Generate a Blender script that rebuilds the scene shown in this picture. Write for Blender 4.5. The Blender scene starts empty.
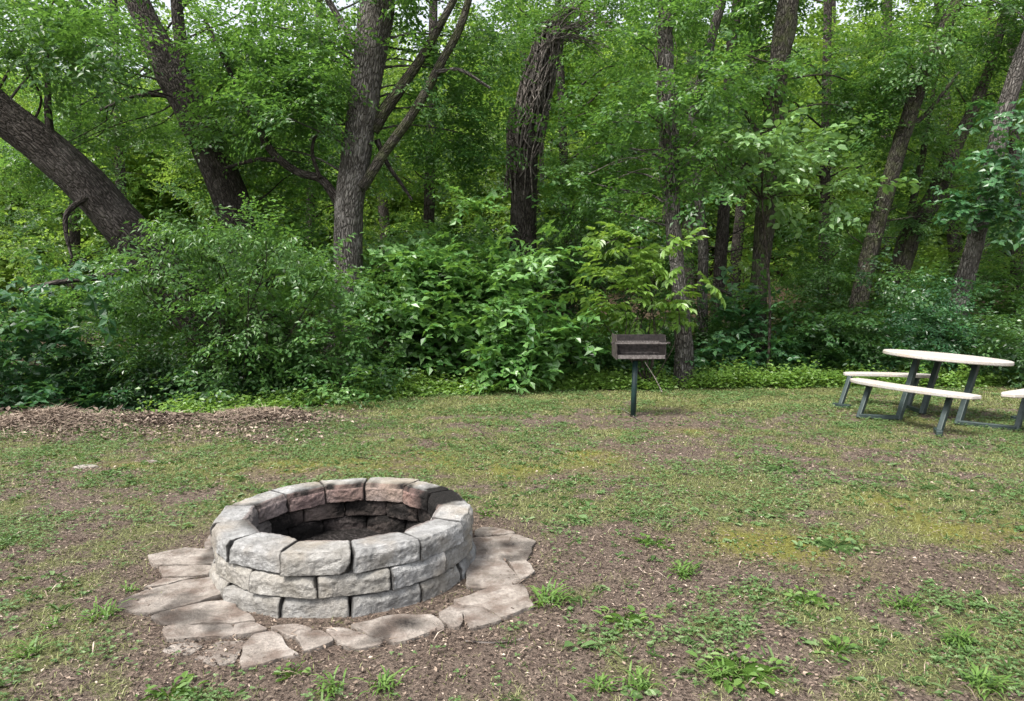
import bpy, bmesh, math, random
import numpy as np
from mathutils import Vector, noise as mnoise

S = bpy.context.scene
COL = S.collection
PI = math.pi
rng = np.random.default_rng(7)
random.seed(7)

# ------------------------------------------------------------------ camera model
F, CX, CY, HOR, H = 683.0, 512.0, 350.5, 304.0, 1.387
PITCH = math.atan((CY - HOR) / F)
cp, sp = math.cos(PITCH), math.sin(PITCH)


def ray(x, y):
    u, v = (x - CX) / F, -(y - CY) / F
    return np.array([u, cp + v * sp, -sp + v * cp])


def G(x, y, z=0.0):
    """ground point seen at a pixel"""
    d = ray(x, y)
    t = (z - H) / d[2]
    return np.array([d[0] * t, d[1] * t, z])


def P(x, y, Y):
    """point at distance Y in front of the camera"""
    d = ray(x, y)
    t = Y / d[1]
    return np.array([d[0] * t, Y, H + d[2] * t])


# ------------------------------------------------------------------ noise
def _h(ix, iy, seed):
    n = (ix.astype(np.int64) * 374761393 + iy.astype(np.int64) * 668265263 + seed * 974634777) & 0xFFFFFFFF
    n = ((n ^ (n >> 13)) * 1274126177) & 0xFFFFFFFF
    n = ((n ^ (n >> 16)) * 2246822519) & 0xFFFFFFFF
    return ((n ^ (n >> 15)) & 0xFFFFFF) / float(0xFFFFFF)


def vnoise(x, y, seed=0):
    ix, iy = np.floor(x), np.floor(y)
    fx, fy = x - ix, y - iy
    fx = fx * fx * (3 - 2 * fx)
    fy = fy * fy * (3 - 2 * fy)
    a, b = _h(ix, iy, seed), _h(ix + 1, iy, seed)
    c, d = _h(ix, iy + 1, seed), _h(ix + 1, iy + 1, seed)
    return (a + (b - a) * fx) * (1 - fy) + (c + (d - c) * fx) * fy


def fbm(x, y, seed=0, o=4):
    s, a, t = 0, 0.5, 0
    for k in range(o):
        s = s + a * vnoise(x * 2 ** k, y * 2 ** k, seed + k * 17)
        t += a
        a *= 0.5
    return s / t


def sstep(a, b, x):
    t = np.clip((x - a) / (b - a), 0, 1)
    return t * t * (3 - 2 * t)


# ------------------------------------------------------------------ terrain
def terr(x, y):
    x = np.asarray(x, float)
    y = np.asarray(y, float)
    z = 0.03 * (fbm(x * 0.9, y * 0.9, 3) - 0.5) + 0.016 * (fbm(x * 6, y * 6, 5) - 0.5)
    near = np.exp(-(((x + 0.907) / 1.3) ** 2 + ((y - 3.656) / 1.3) ** 2))
    z = z * (1 - 0.8 * near)
    rp = np.hypot(x + 0.907, y - 3.656)
    z = z - 0.012 * sstep(1.3, .8, rp) - 0.10 * sstep(.60, .50, rp)
    # heap of raked leaves along the left edge
    edge = 7.75 + 0.10 * (x + 3.5)
    hh = 0.07 + 0.11 * (fbm(x * 1.3, x * 0 + 0.5, 11) - 0.35)
    prof = np.exp(-((y - edge) / np.where(y < edge, .55, .38)) ** 2) * sstep(-1.6, -2.6, x)
    z = z + np.clip(hh, 0.05, 0.4) * prof * (0.85 + 0.3 * fbm(x * 4, y * 4, 13))
    for (mx, my, mr, mh) in ((-5.1, 7.5, 0.36, 0.11), (-3.05, 7.9, 0.36, 0.07), (-4.1, 7.7, 0.5, 0.03)):
        z = z + mh * np.exp(-(((x - mx) / mr) ** 2 + ((y - my) / (mr * 0.75)) ** 2))
    # creek bank behind it
    z = z - 0.75 * sstep(8.6, 10.6, y) * sstep(-2.3, -4.6, x)
    # hillside far behind
    z = z + sstep(16, 60, y) * (4.5 + 4.5 * sstep(-10, 22, x)) + np.clip(y - 14, 0, 30) * 0.02
    z = z + 0.25 * (fbm(x * 0.4, y * 0.4, 9) - 0.5) * sstep(12.5, 16, y)
    return z


# patches of moss, grass, clover and bare soil: (px, py, rx, ry, amount)
BARE = [(600, 560, .7, .5, .6), (650, 600, .6, .35, .5), (460, 675, .8, .25, .8), (860, 655, .5, .3, .2), (690, 450, 1.1, .6, .95),
        (640, 421, 1.3, .6, 1.6), (575, 620, .4, .3, .5), (60, 560, .8, .4, .3), (230, 690, .7, .2, .5), (820, 455, .8, .5, .35),
        (120, 640, .7, .3, .35), (420, 660, .8, .3, .5), (930, 580, .5, .3, .2), (700, 565, .4, .3, .2), (840, 585, .3, .2, .2), (540, 440, .5, .3, .4)]
MOSS = [(760, 540, .38, .28, 1.0), (975, 530, .5, .3, .9), (880, 502, .3, .25, .8), (590, 456, .35, .3, .8), (400, 460, 1.2, .45, .55),
        (690, 430, .5, .2, .6), (540, 470, .5, .3, .5), (830, 560, .3, .25, .4), (300, 470, .9, .3, .4), (115, 465, .3, .15, .8)]
LUSH = [(700, 480, .5, .3, .7), (820, 480, .5, .3, .5), (990, 470, .6, .5, .6), (650, 515, .5, .3, .5), (500, 440, .6, .4, .6),
        (760, 600, .4, .4, .5), (880, 545, .4, .3, .6), (960, 650, .5, .3, .6), (690, 650, .4, .3, .4), (650, 400, 3.5, .7, .4), (860, 430, 1.2, .8, .6),
        (430, 405, 1.6, .8, .5), (740, 500, .4, .3, .5), (60, 650, .3, .3, .4), (540, 660, .4, .3, .2)]


def blobs(x, y, L, seed):
    s = 0
    for (a, b, rx, ry, k) in L:
        g = G(a, b)
        q = ((x - g[0]) / rx) ** 2 + ((y - g[1]) / ry) ** 2
        s = s + k * np.exp(-q * (0.6 + 0.9 * vnoise(x * 3, y * 3, seed)))
    return s


def masks(x, y):
    x = np.asarray(x, float)
    y = np.asarray(y, float)
    n1 = fbm(x * 1.1, y * 1.1, 21)
    n2 = fbm(x * 3.5, y * 3.5, 31)
    n3 = fbm(x * 10, y * 10, 41, 3)
    bare = blobs(x, y, BARE, 51)
    lush = blobs(x, y, LUSH, 52)
    moss = blobs(x, y, MOSS, 53)
    base = 0.51 + 0.15 * sstep(3.0, 6.5, y) + 0.12 * sstep(7, 10, y)
    g = base + 1.0 * (n1 - 0.5) + 1.0 * (n2 - 0.5) + 1.2 * (n3 - 0.5) + 0.42 * lush - 0.58 * bare
    heap = sstep(0.02, 0.12, terr(x, y) + .10 * (n3 - .5)) * (x < -1.2) * (y > 6.6)
    pit = sstep(1.35, 0.95, np.hypot(x + 0.9, (y - 3.62)))
    wood = sstep(11.9, 12.6, y + 0.5 * (n1 - 0.5)) + sstep(8.3, 8.9, y) * sstep(-2.3, -3.2, x)
    k = (1 - heap) * (1 - 0.9 * pit) * (1 - np.clip(wood, 0, 1))
    g = sstep(0.20, 0.82, g) * k
    m = np.clip(moss * (0.55 + 0.9 * n2) * (0.4 + 1.1 * n3) + 0.30 * sstep(0.56, 0.75, n2) * sstep(4, 6.5, y) * (1 - bare * .6), 0, 1) * k
    return g, m, np.clip(wood, 0, 1), heap


# ------------------------------------------------------------------ object helpers
def link(o, parent=None, base=None):
    COL.objects.link(o)
    if parent is not None:
        o.parent = parent
    return o


def tag(o, label=None, cat=None, group=None, kind=None):
    if label:
        o['label'] = label
    if cat:
        o['category'] = cat
    if group:
        o['group'] = group
    if kind:
        o['kind'] = kind
    return o


def thing(name, loc, label, cat, group=None):
    o = bpy.data.objects.new(name, None)
    o.empty_display_size = 0.1
    o.location = tuple(float(v) for v in loc)
    COL.objects.link(o)
    return tag(o, label, cat, group)


def world_loc(o):
    v = Vector((0, 0, 0))
    while o is not None:
        v = v + o.location
        o = o.parent
    return np.array(v)


def mesh_np(name, V, faces, mat, parent=None, attrs=None, smooth=False, loc=None):
    """V world coordinates (n,3); faces (m,k) array or list of such arrays"""
    if not isinstance(faces, list):
        faces = [faces]
    V = np.asarray(V, float)
    off = world_loc(parent) if parent is not None else (np.array(loc, float) if loc is not None else np.zeros(3))
    V = V - off
    me = bpy.data.meshes.new(name)
    me.vertices.add(len(V))
    me.vertices.foreach_set('co', V.astype(np.float32).ravel())
    idx = np.concatenate([f.ravel() for f in faces]).astype(np.int32)
    tot = np.concatenate([np.full(len(f), f.shape[1]) for f in faces]).astype(np.int32)
    st = np.concatenate([[0], np.cumsum(tot)[:-1]]).astype(np.int32)
    me.loops.add(len(idx))
    me.loops.foreach_set('vertex_index', idx)
    me.polygons.add(len(tot))
    me.polygons.foreach_set('loop_start', st)
    me.update(calc_edges=True)
    me.polygons.foreach_set('use_smooth', np.full(len(tot), bool(smooth)))
    if attrs:
        for k, (typ, dom, arr) in attrs.items():
            a = me.attributes.new(k, typ, dom)
            a.data.foreach_set('vector' if typ == 'FLOAT_VECTOR' else 'value', np.asarray(arr, np.float32).ravel())
    if mat is not None:
        me.materials.append(mat)
    o = bpy.data.objects.new(name, me)
    if parent is None and loc is not None:
        o.location = tuple(float(v) for v in loc)
    return link(o, parent)


def from_bm(name, bm, mat, parent=None, smooth=False, loc=None):
    off = world_loc(parent) if parent is not None else (np.array(loc, float) if loc is not None else np.zeros(3))
    bmesh.ops.translate(bm, verts=bm.verts, vec=Vector(-off))
    me = bpy.data.meshes.new(name)
    bm.normal_update()
    bm.to_mesh(me)
    bm.free()
    for p in me.polygons:
        p.use_smooth = smooth
    me.materials.append(mat)
    o = bpy.data.objects.new(name, me)
    if parent is None and loc is not None:
        o.location = tuple(float(v) for v in loc)
    return link(o, parent)


# ------------------------------------------------------------------ materials
class NT:
    def __init__(self, name):
        self.m = bpy.data.materials.new(name)
        self.m.use_nodes = True
        self.t = self.m.node_tree
        self.t.nodes.clear()
        self.out = self.n('ShaderNodeOutputMaterial')

    def n(self, typ, **kw):
        nd = self.t.nodes.new(typ)
        for k, v in kw.items():
            setattr(nd, k, v)
        return nd

    def l(self, a, b):
        self.t.links.new(a, b)

    def attr(self, name):
        nd = self.n('ShaderNodeAttribute')
        nd.attribute_name = name
        return nd

    def noise(self, scale, detail=4, rough=0.55, vec=None):
        nd = self.n('ShaderNodeTexNoise')
        nd.inputs['Scale'].default_value = scale
        nd.inputs['Detail'].default_value = detail
        nd.inputs['Roughness'].default_value = rough
        if vec is not None:
            self.l(vec, nd.inputs['Vector'])
        return nd.outputs['Fac']

    def ramp(self, fac, stops):
        nd = self.n('ShaderNodeValToRGB')
        e = nd.color_ramp.elements
        while len(e) > len(stops):
            e.remove(e[-1])
        while len(e) < len(stops):
            e.new(0.5)
        for el, (p, c) in zip(e, stops):
            el.position = p
            el.color = (*c, 1) if not isinstance(c, (int, float)) else (c, c, c, 1)
        self.l(fac, nd.inputs['Fac'])
        return nd.outputs['Color']

    def mix(self, fac, a, b, mode='MIX'):
        nd = self.n('ShaderNodeMix', data_type='RGBA', blend_type=mode)
        for s, v in ((0, fac), (6, a), (7, b)):
            if isinstance(v, (int, float)):
                nd.inputs[s].default_value = v if s == 0 else (v, v, v, 1)
            elif isinstance(v, tuple):
                nd.inputs[s].default_value = (*v, 1)
            else:
                self.l(v, nd.inputs[s])
        return nd.outputs[2]

    def math(self, op, a, b=0.0, clamp=False):
        nd = self.n('ShaderNodeMath', operation=op, use_clamp=clamp)
        for s, v in ((0, a), (1, b)):
            if isinstance(v, (int, float)):
                nd.inputs[s].default_value = v
            else:
                self.l(v, nd.inputs[s])
        return nd.outputs[0]

    def bump(self, h, strength=0.5, dist=0.02, nrm=None):
        nd = self.n('ShaderNodeBump')
        nd.inputs['Strength'].default_value = strength
        nd.inputs['Distance'].default_value = dist
        self.l(h, nd.inputs['Height'])
        if nrm is not None:
            self.l(nrm, nd.inputs['Normal'])
        return nd.outputs['Normal']

    def pbsdf(self, col, rough=0.8, nrm=None, metal=0.0, spec=0.3):
        nd = self.n('ShaderNodeBsdfPrincipled')
        if isinstance(col, tuple):
            nd.inputs['Base Color'].default_value = (*col, 1)
        else:
            self.l(col, nd.inputs['Base Color'])
        if isinstance(rough, (int, float)):
            nd.inputs['Roughness'].default_value = rough
        else:
            self.l(rough, nd.inputs['Roughness'])
        nd.inputs['Metallic'].default_value = metal
        nd.inputs['Specular IOR Level'].default_value = spec
        if nrm is not None:
            self.l(nrm, nd.inputs['Normal'])
        return nd.outputs[0]

    def done(self, sh):
        self.l(sh, self.out.inputs['Surface'])
        return self.m

    def coord(self, which='Object'):
        return self.n('ShaderNodeTexCoord').outputs[which]

    def pos(self):
        return self.n('ShaderNodeNewGeometry').outputs['Position']


def leaf_mat(name, dark, mid, light, trans, tw=0.35, rough=0.36, spec=0.5):
    t = NT(name)
    a = t.attr('tint').outputs['Fac']
    col = t.ramp(a, [(0.0, dark), (0.5, mid), (1.0, light)])
    b = t.pbsdf(col, rough, None, 0.0, spec)
    tr = t.n('ShaderNodeBsdfTranslucent')
    tc = t.ramp(a, [(0.0, tuple(c * 0.75 for c in trans)), (1.0, trans)])
    t.l(tc, tr.inputs['Color'])
    mx = t.n('ShaderNodeMixShader')
    mx.inputs[0].default_value = tw
    t.l(b, mx.inputs[1])
    t.l(tr.outputs[0], mx.inputs[2])
    return t.done(mx.outputs[0])


M = {}
M['leaf_mid'] = leaf_mat('mid_green_leaves', (.020, .064, .015), (.050, .126, .030), (.112, .210, .065), (.20, .40, .06), .38)
M['leaf_yellow'] = leaf_mat('yellow_green_leaves', (.036, .092, .016), (.080, .160, .030), (.165, .260, .062), (.32, .50, .07), .48)
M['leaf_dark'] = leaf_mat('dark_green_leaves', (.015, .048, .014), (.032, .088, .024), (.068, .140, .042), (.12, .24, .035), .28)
M['leaf_blue'] = leaf_mat('blue_green_leaves', (.018, .066, .026), (.038, .112, .042), (.080, .180, .072), (.12, .28, .05), .28)
M['leaf_pale'] = leaf_mat('pale_narrow_leaves', (.030, .088, .022), (.062, .148, .038), (.135, .240, .078), (.18, .34, .055), .32)
M['leaf_broad'] = leaf_mat('broad_bright_leaves', (.036, .110, .024), (.082, .190, .046), (.155, .285, .095), (.22, .42, .06), .30)
M['leaf_lime'] = leaf_mat('lime_leaves', (.064, .142, .022), (.118, .215, .040), (.190, .305, .085), (.30, .47, .06), .38)
M['leaf_soft'] = leaf_mat('pale_broad_leaves', (.060, .140, .040), (.105, .205, .065), (.18, .30, .12), (.24, .42, .08), .30)
M['grass'] = leaf_mat('lawn_grass', (.070, .084, .028), (.138, .155, .050), (.250, .262, .115), (.20, .26, .05), .25, .5, .3)
M['tuft'] = leaf_mat('bright_grass', (.045, .095, .018), (.082, .160, .030), (.140, .225, .060), (.18, .30, .04), .30, .45, .35)
M['weed'] = leaf_mat('lawn_weed_leaves', (.046, .092, .026), (.084, .150, .048), (.160, .228, .10), (.16, .28, .05), .25, .5, .3)


def litter_mat():
    t = NT('dry_leaf_litter')
    a = t.attr('tint').outputs['Fac']
    col = t.ramp(a, [(0.0, (.022, .016, .012)), (.30, (.070, .051, .040)), (.6, (.155, .117, .094)), (.85, (.25, .195, .15)), (1.0, (.40, .33, .27))])
    return t.done(t.pbsdf(col, .8, None, 0, .2))


M['litter'] = litter_mat()


def ground_mat():
    t = NT('lawn_soil_and_moss')
    p = t.pos()
    n1 = t.noise(45, 5, .65, p)
    n2 = t.noise(160, 3, .6, p)
    n3 = t.noise(5, 4, .6, p)
    soil = t.ramp(n1, [(.32, (.020, .0145, .011)), (.5, (.070, .052, .041)), (.66, (.165, .128, .104))])
    soil = t.mix(t.ramp(n2, [(.35, 0), (.7, .7)]), soil, (.21, .168, .137))
    soil = t.mix(t.math('MULTIPLY', t.ramp(n3, [(.4, 0), (.65, 1)]), .45), soil, (.075, .052, .042))
    grs = t.ramp(n1, [(.3, (.030, .036, .012)), (.5, (.085, .098, .034)), (.7, (.16, .17, .07))])
    mos = t.ramp(n1, [(.3, (.070, .072, .012)), (.55, (.145, .142, .025)), (.75, (.23, .21, .055))])
    g = t.attr('grass').outputs['Fac']
    m = t.attr('moss').outputs['Fac']
    w = t.attr('wood').outputs['Fac']
    nn = t.math('ADD', t.math('MULTIPLY', t.math('SUBTRACT', n2, .5), 1.1), t.math('MULTIPLY', t.math('SUBTRACT', n1, .5), .8))
    gf = t.math('ADD', g, nn, True)
    mf = t.math('MULTIPLY', t.math('ADD', m, t.math('MULTIPLY', nn, .8), True), t.math('GREATER_THAN', m, .02))
    col = t.mix(t.math('MULTIPLY', gf, t.math('MINIMUM', t.math('MULTIPLY', g, 2.0), .85)), soil, grs)
    col = t.mix(t.math('MULTIPLY', mf, .85), col, mos)
    floor = t.ramp(n1, [(.3, (.020, .015, .010)), (.6, (.065, .045, .030)), (.8, (.12, .085, .06))])
    col = t.mix(w, col, floor)
    hgt = t.math('ADD', t.math('MULTIPLY', n1, .7), t.math('MULTIPLY', n2, .4))
    return t.done(t.pbsdf(col, .9, t.bump(hgt, .9, .03), 0, .15))


M['ground'] = ground_mat()


def bark_mat(name, dark, mid, light, moss=0.0):
    t = NT(name)
    v = t.attr('bark').outputs['Vector']
    mp = t.n('ShaderNodeMapping')
    mp.inputs['Scale'].default_value = (1, 1, .17)
    t.l(v, mp.inputs['Vector'])
    vec = mp.outputs[0]
    wv = t.noise(34, 6, .68, vec)
    vo = t.n('ShaderNodeTexVoronoi', feature='DISTANCE_TO_EDGE')
    vo.inputs['Scale'].default_value = 26
    mp2 = t.n('ShaderNodeMapping')
    mp2.inputs['Scale'].default_value = (1, 1, .28)
    t.l(v, mp2.inputs['Vector'])
    dist = t.n('ShaderNodeVectorMath', operation='ADD')
    nz = t.n('ShaderNodeTexNoise')
    nz.inputs['Scale'].default_value = 14
    t.l(mp2.outputs[0], nz.inputs['Vector'])
    sc = t.n('ShaderNodeVectorMath', operation='SCALE')
    sc.inputs['Scale'].default_value = .06
    t.l(nz.outputs['Color'], sc.inputs[0])
    t.l(mp2.outputs[0], dist.inputs[0])
    t.l(sc.outputs[0], dist.inputs[1])
    t.l(dist.outputs[0], vo.inputs['Vector'])
    crack = t.ramp(vo.outputs['Distance'], [(0.0, 0), (.22, 1)])
    big = t.noise(3.0, 4, .6, v)
    col = t.ramp(wv, [(.28, dark), (.5, mid), (.72, light)])
    col = t.mix(t.math('MULTIPLY', t.math('SUBTRACT', 1.0, crack), .7), col, tuple(c * .45 for c in dark))
    col = t.mix(t.ramp(big, [(.5, 0), (.72, .55)]), col, tuple(min(1, c * 1.25) for c in light))
    if moss:
        col = t.mix(t.math('MULTIPLY', t.ramp(t.noise(6, 4, .6, v), [(.42, 0), (.62, 1)]), moss), col, (.07, .085, .03))
    hgt = t.math('ADD', t.math('MULTIPLY', crack, .7), t.math('MULTIPLY', wv, .8))
    return t.done(t.pbsdf(col, .9, t.bump(hgt, 1.0, .045), 0, .15))


M['bark'] = bark_mat('grey_brown_bark', (.045, .039, .034), (.130, .118, .108), (.27, .255, .24))
M['bark_dark'] = bark_mat('dark_bark', (.024, .020, .017), (.066, .056, .050), (.135, .120, .110))
M['bark_moss'] = bark_mat('mossy_bark', (.028, .025, .020), (.080, .070, .060), (.165, .150, .135), .6)
M['vine'] = bark_mat('dry_vine_bark', (.11, .095, .085), (.21, .18, .165), (.34, .31, .29))
M['twig'] = bark_mat('twig_bark', (.03, .025, .020), (.07, .058, .048), (.14, .12, .10))


# ------------------------------------------------------------------ tubes
def catmull(pts, per=8):
    pts = [np.asarray(p, float) for p in pts]
    if len(pts) == 2:
        t = np.linspace(0, 1, per + 1)[:, None]
        return pts[0] * (1 - t) + pts[1] * t
    q = [2 * pts[0] - pts[1]] + pts + [2 * pts[-1] - pts[-2]]
    out = []
    for i in range(1, len(q) - 2):
        p0, p1, p2, p3 = q[i - 1:i + 3]
        for s in np.linspace(0, 1, per, endpoint=False):
            out.append(0.5 * ((2 * p1) + (-p0 + p2) * s + (2 * p0 - 5 * p1 + 4 * p2 - p3) * s * s + (-p0 + 3 * p1 - 3 * p2 + p3) * s ** 3))
    out.append(pts[-1])
    return np.array(out)


class Tubes:
    def __init__(self):
        self.V, self.Fc, self.B, self.n = [], [], [], 0

    def add(self, pts, rad, sides=12, per=8, rough=0.0, seed=0, flare=0.0):
        """pts (k,3) control points, rad (k) radii"""
        c4 = np.hstack([np.asarray(pts, float), np.asarray(rad, float)[:, None]])
        c4 = catmull(list(c4), per)
        c, r = c4[:, :3], np.maximum(c4[:, 3], .0008)
        T = np.gradient(c, axis=0)
        T /= np.linalg.norm(T, axis=1)[:, None] + 1e-9
        ref = np.array([0.31, 1.0, 0.17])
        U = np.cross(T, ref)
        U /= np.linalg.norm(U, axis=1)[:, None] + 1e-9
        W = np.cross(T, U)
        th = np.linspace(0, 2 * PI, sides, endpoint=False)
        L = np.concatenate([[0], np.cumsum(np.linalg.norm(np.diff(c, axis=0), axis=1))])
        R = np.repeat(r[:, None], sides, 1)
        if flare:
            R = R * (1 + flare * np.exp(-L / (3.0 * r[0])))[:, None]
        if rough:
            a = np.repeat(th[None, :], len(c), 0)
            l = np.repeat(L[:, None], sides, 1)
            nz = fbm(np.cos(a) * 2.2 + 7 + np.sin(a) * 1.3, l * 1.2 / max(r.mean(), .05) * .25 + np.sin(a) * 2.2, 70 + seed) - .5
            n2 = fbm(a / (2 * PI) * 18, l * 3.0, 90 + seed, 2) - .5
            n2[:, 0] = n2[:, 0] * .5
            R = R * (1 + rough * (1.2 * nz + .55 * n2))
        V = c[:, None, :] + R[..., None] * (np.cos(th)[None, :, None] * U[:, None, :] + np.sin(th)[None, :, None] * W[:, None, :])
        B = np.stack([R * np.cos(th)[None, :], R * np.sin(th)[None, :], np.repeat(L[:, None], sides, 1)], -1) + seed * 1.7
        n = len(c)
        i = np.arange(n - 1)[:, None] * sides
        j = np.arange(sides)[None, :]
        j2 = (j + 1) % sides
        Q = np.stack([i + j, i + j2, i + sides + j2, i + sides + j], -1).reshape(-1, 4) + self.n
        self.V.append(V.reshape(-1, 3))
        self.B.append(B.reshape(-1, 3))
        self.Fc.append(Q)
        self.n += n * sides
        return c, r

    def build(self, name, mat, parent):
        return mesh_np(name, np.vstack(self.V), np.vstack(self.Fc), mat, parent,
                       {'bark': ('FLOAT_VECTOR', 'POINT', np.vstack(self.B))}, smooth=True)


# ------------------------------------------------------------------ leaves
LEAF4 = (np.array([[0, 0, 0], [.42, .5, .10], [1, 0, -.06], [.42, -.5, .10]]), np.array([[0, 1, 2, 3]]))
LEAF6 = (np.array([[0, 0, 0], [.25, .42, .09], [.62, .46, .06], [1, 0, -.16], [.62, -.46, .06], [.25, -.42, .09]]),
         np.array([[0, 1, 2, 3], [3, 4, 5, 0]]))


def norm(v):
    return v / (np.linalg.norm(v, axis=-1, keepdims=True) + 1e-9)


def make_spray(kind, r):
    """leaf base positions, directions, normals, length, width of one leafy twig; the twig runs along +x"""
    pos, dr, nm, ln, wd = [], [], [], [], []

    def leaf(p, d, n, l, w):
        pos.append(p), dr.append(d), nm.append(n), ln.append(l), wd.append(w)

    def jitter_n(k=.35):
        return np.array([r.normal(0, k), r.normal(0, k), 1.0])

    if kind in ('elm', 'shrub', 'narrow', 'big'):
        L = dict(elm=.75, shrub=.6, narrow=.8, big=1.0)[kind]
        ll, lw = dict(elm=(.088, .048), shrub=(.088, .058), narrow=(.115, .040), big=(.16, .105))[kind]
        twigs = [(np.zeros(3), 0.0, L)]
        for k in range(5):
            s = r.uniform(.12, .75) * L
            twigs.append((np.array([s, 0, 0]), (1 if k % 2 else -1) * r.uniform(.5, 1.0), r.uniform(.25, .5) * L))
        for (b, ang, tl) in twigs:
            n = max(3, int(tl / (ll * .62)))
            ax = np.array([math.cos(ang), math.sin(ang), 0])
            for i in range(n):
                s = (i + .5) / n
                side = 1 if i % 2 else -1
                a2 = ang + side * r.uniform(.5, 1.15)
                p = b + ax * s * tl + np.array([0, 0, -.10 * s * s * tl + r.normal(0, .03)])
                d = np.array([math.cos(a2), math.sin(a2), r.uniform(-.55, .1) - (.35 if kind == 'narrow' else 0)])
                leaf(p, d, jitter_n(.40), ll * r.uniform(.7, 1.2), lw * r.uniform(.75, 1.2))
    elif kind == 'compound':
        for k in range(5):                       # five compound leaves at a shoot tip
            a = r.uniform(-1.5, 1.5) if k else 0.0
            b = np.array([r.uniform(.05, .35), 0, r.uniform(-.04, .04)])
            ax = np.array([math.cos(a), math.sin(a), r.uniform(-.25, .25)])
            pl = r.uniform(.22, .32)
            for i in range(3):
                s = .35 + .3 * i
                for side in (-1, 1):
                    a2 = a + side * (.95 - .15 * i)
                    leaf(b + ax * pl * s, np.array([math.cos(a2), math.sin(a2), r.uniform(-.45, -.1)]), jitter_n(.22), r.uniform(.12, .17), r.uniform(.055, .075))
            leaf(b + ax * pl, np.array([ax[0], ax[1], -.35]), jitter_n(.2), r.uniform(.15, .20), r.uniform(.07, .09))
    elif kind == 'opposite':                     # broad opposite leaves in rosettes
        for k in range(4):
            b = np.array([.12 + .15 * k, r.normal(0, .06), r.normal(0, .04)])
            for q in range(4):
                a = q * PI / 2 + k * .8 + r.normal(0, .25)
                leaf(b, np.array([math.cos(a), math.sin(a), r.uniform(-.5, .15)]), jitter_n(.3), r.uniform(.11, .17), r.uniform(.07, .105))
    elif kind == 'clump':                        # a tuft of big leaves for the far woods
        for k in range(16):
            leaf(r.normal(0, .22, 3) * np.array([1.3, 1.3, .7]), norm(r.normal(0, 1, 3) * np.array([1, 1, .4])), jitter_n(.5), r.uniform(.16, .28), r.uniform(.12, .20))
    return [np.array(a, float) for a in (pos, dr, nm, ln, wd)]


SPRAYS = {k: [make_spray(k, rng) for _ in range(5)] for k in ('elm', 'shrub', 'narrow', 'big', 'compound', 'opposite', 'clump')}


class Foliage:
    def __init__(self, leaf=LEAF4):
        self.leaf = leaf
        self.V, self.T = [], []

    def raw(self, pos, d, n, ln, wd, tint):
        d = norm(d)
        s = norm(np.cross(n, d))
        n = np.cross(d, s)
        tv = self.leaf[0]
        V = (pos[:, None, :] + tv[None, :, 0, None] * (ln[:, None, None] * d[:, None, :])
             + tv[None, :, 1, None] * (wd[:, None, None] * s[:, None, :]) + tv[None, :, 2, None] * (ln[:, None, None] * n[:, None, :]))
        self.V.append(V.reshape(-1, 3))
        self.T.append(np.clip(tint, 0, 1))

    def sprays(self, kind, pos, yaw, pitch, roll, scale, tint, r=rng):
        n = len(pos)
        which = r.integers(0, 5, n)
        for w in range(5):
            k = np.where(which == w)[0]
            if not len(k):
                continue
            sp_, sd, sn, sl, sw = SPRAYS[kind][w]
            cy, sy = np.cos(yaw[k]), np.sin(yaw[k])
            cq, sq = np.cos(pitch[k]), np.sin(pitch[k])
            cr, sr = np.cos(roll[k]), np.sin(roll[k])
            z = np.zeros_like(cy)
            o = np.ones_like(cy)
            Rz = np.stack([np.stack([cy, -sy, z], -1), np.stack([sy, cy, z], -1), np.stack([z, z, o], -1)], 1)
            Ry = np.stack([np.stack([cq, z, -sq], -1), np.stack([z, o, z], -1), np.stack([sq, z, cq], -1)], 1)
            Rx = np.stack([np.stack([o, z, z], -1), np.stack([z, cr, -sr], -1), np.stack([z, sr, cr], -1)], 1)
            R = Rz @ Ry @ Rx
            A = lambda v: np.einsum('kij,lj->kli', R, v)
            pp = A(sp_) * scale[k][:, None, None] + pos[k][:, None, :]
            m = len(sl)
            tt = (tint[k][:, None] + r.normal(0, .22, (len(k), m))).ravel()
            self.raw(pp.reshape(-1, 3), A(sd).reshape(-1, 3), A(sn).reshape(-1, 3),
                     (scale[k][:, None] * sl[None, :]).ravel(), (scale[k][:, None] * sw[None, :]).ravel(), tt)

    def build(self, name, mat, parent=None, loc=None):
        V = np.vstack(self.V)
        nv = len(self.leaf[0])
        N = len(V) // nv
        f0 = self.leaf[1]
        Q = (np.arange(N)[:, None, None] * nv + f0[None]).reshape(-1, 4)
        T = np.repeat(np.concatenate(self.T), len(f0))
        return mesh_np(name, V, Q, mat, parent, {'tint': ('FLOAT', 'FACE', T)}, loc=loc)


def clump_sprays(fo, kind, c, rad, n, scale=1.0, tint=.5, flat=.65, tvar=.16, droop=-.15):
    """n leafy twigs filling an uneven clump round c, each growing outward"""
    u = norm(rng.normal(0, 1, (n, 3)))
    rr = rng.uniform(.25, 1.0, n) ** .6
    off = u * rr[:, None] * np.array([rad, rad, rad * flat])
    yaw = np.arctan2(u[:, 1], u[:, 0]) + rng.normal(0, .7, n)
    pitch = np.clip(u[:, 2] * .6, -.6, .8) + rng.normal(droop, .25, n)
    fo.sprays(kind, c[None, :] + off * .8, yaw, pitch, rng.normal(0, .3, n), scale * rng.uniform(.75, 1.2, n),
              tint + rng.normal(0, tvar, n) + 0.10 * rng.normal(0, 1))


# ------------------------------------------------------------------ ground sheet
def axis(a, b, step, far, grow=1.25):
    core = list(np.arange(a, b + step / 2, step))
    lo, hi, s = [], [], step
    x = a
    while x > -far:
        s *= grow
        x -= s
        lo.append(x)
    s, x = step, b
    while x < far:
        s *= grow
        x += s
        hi.append(x)
    return np.array(lo[::-1] + core + hi)


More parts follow.
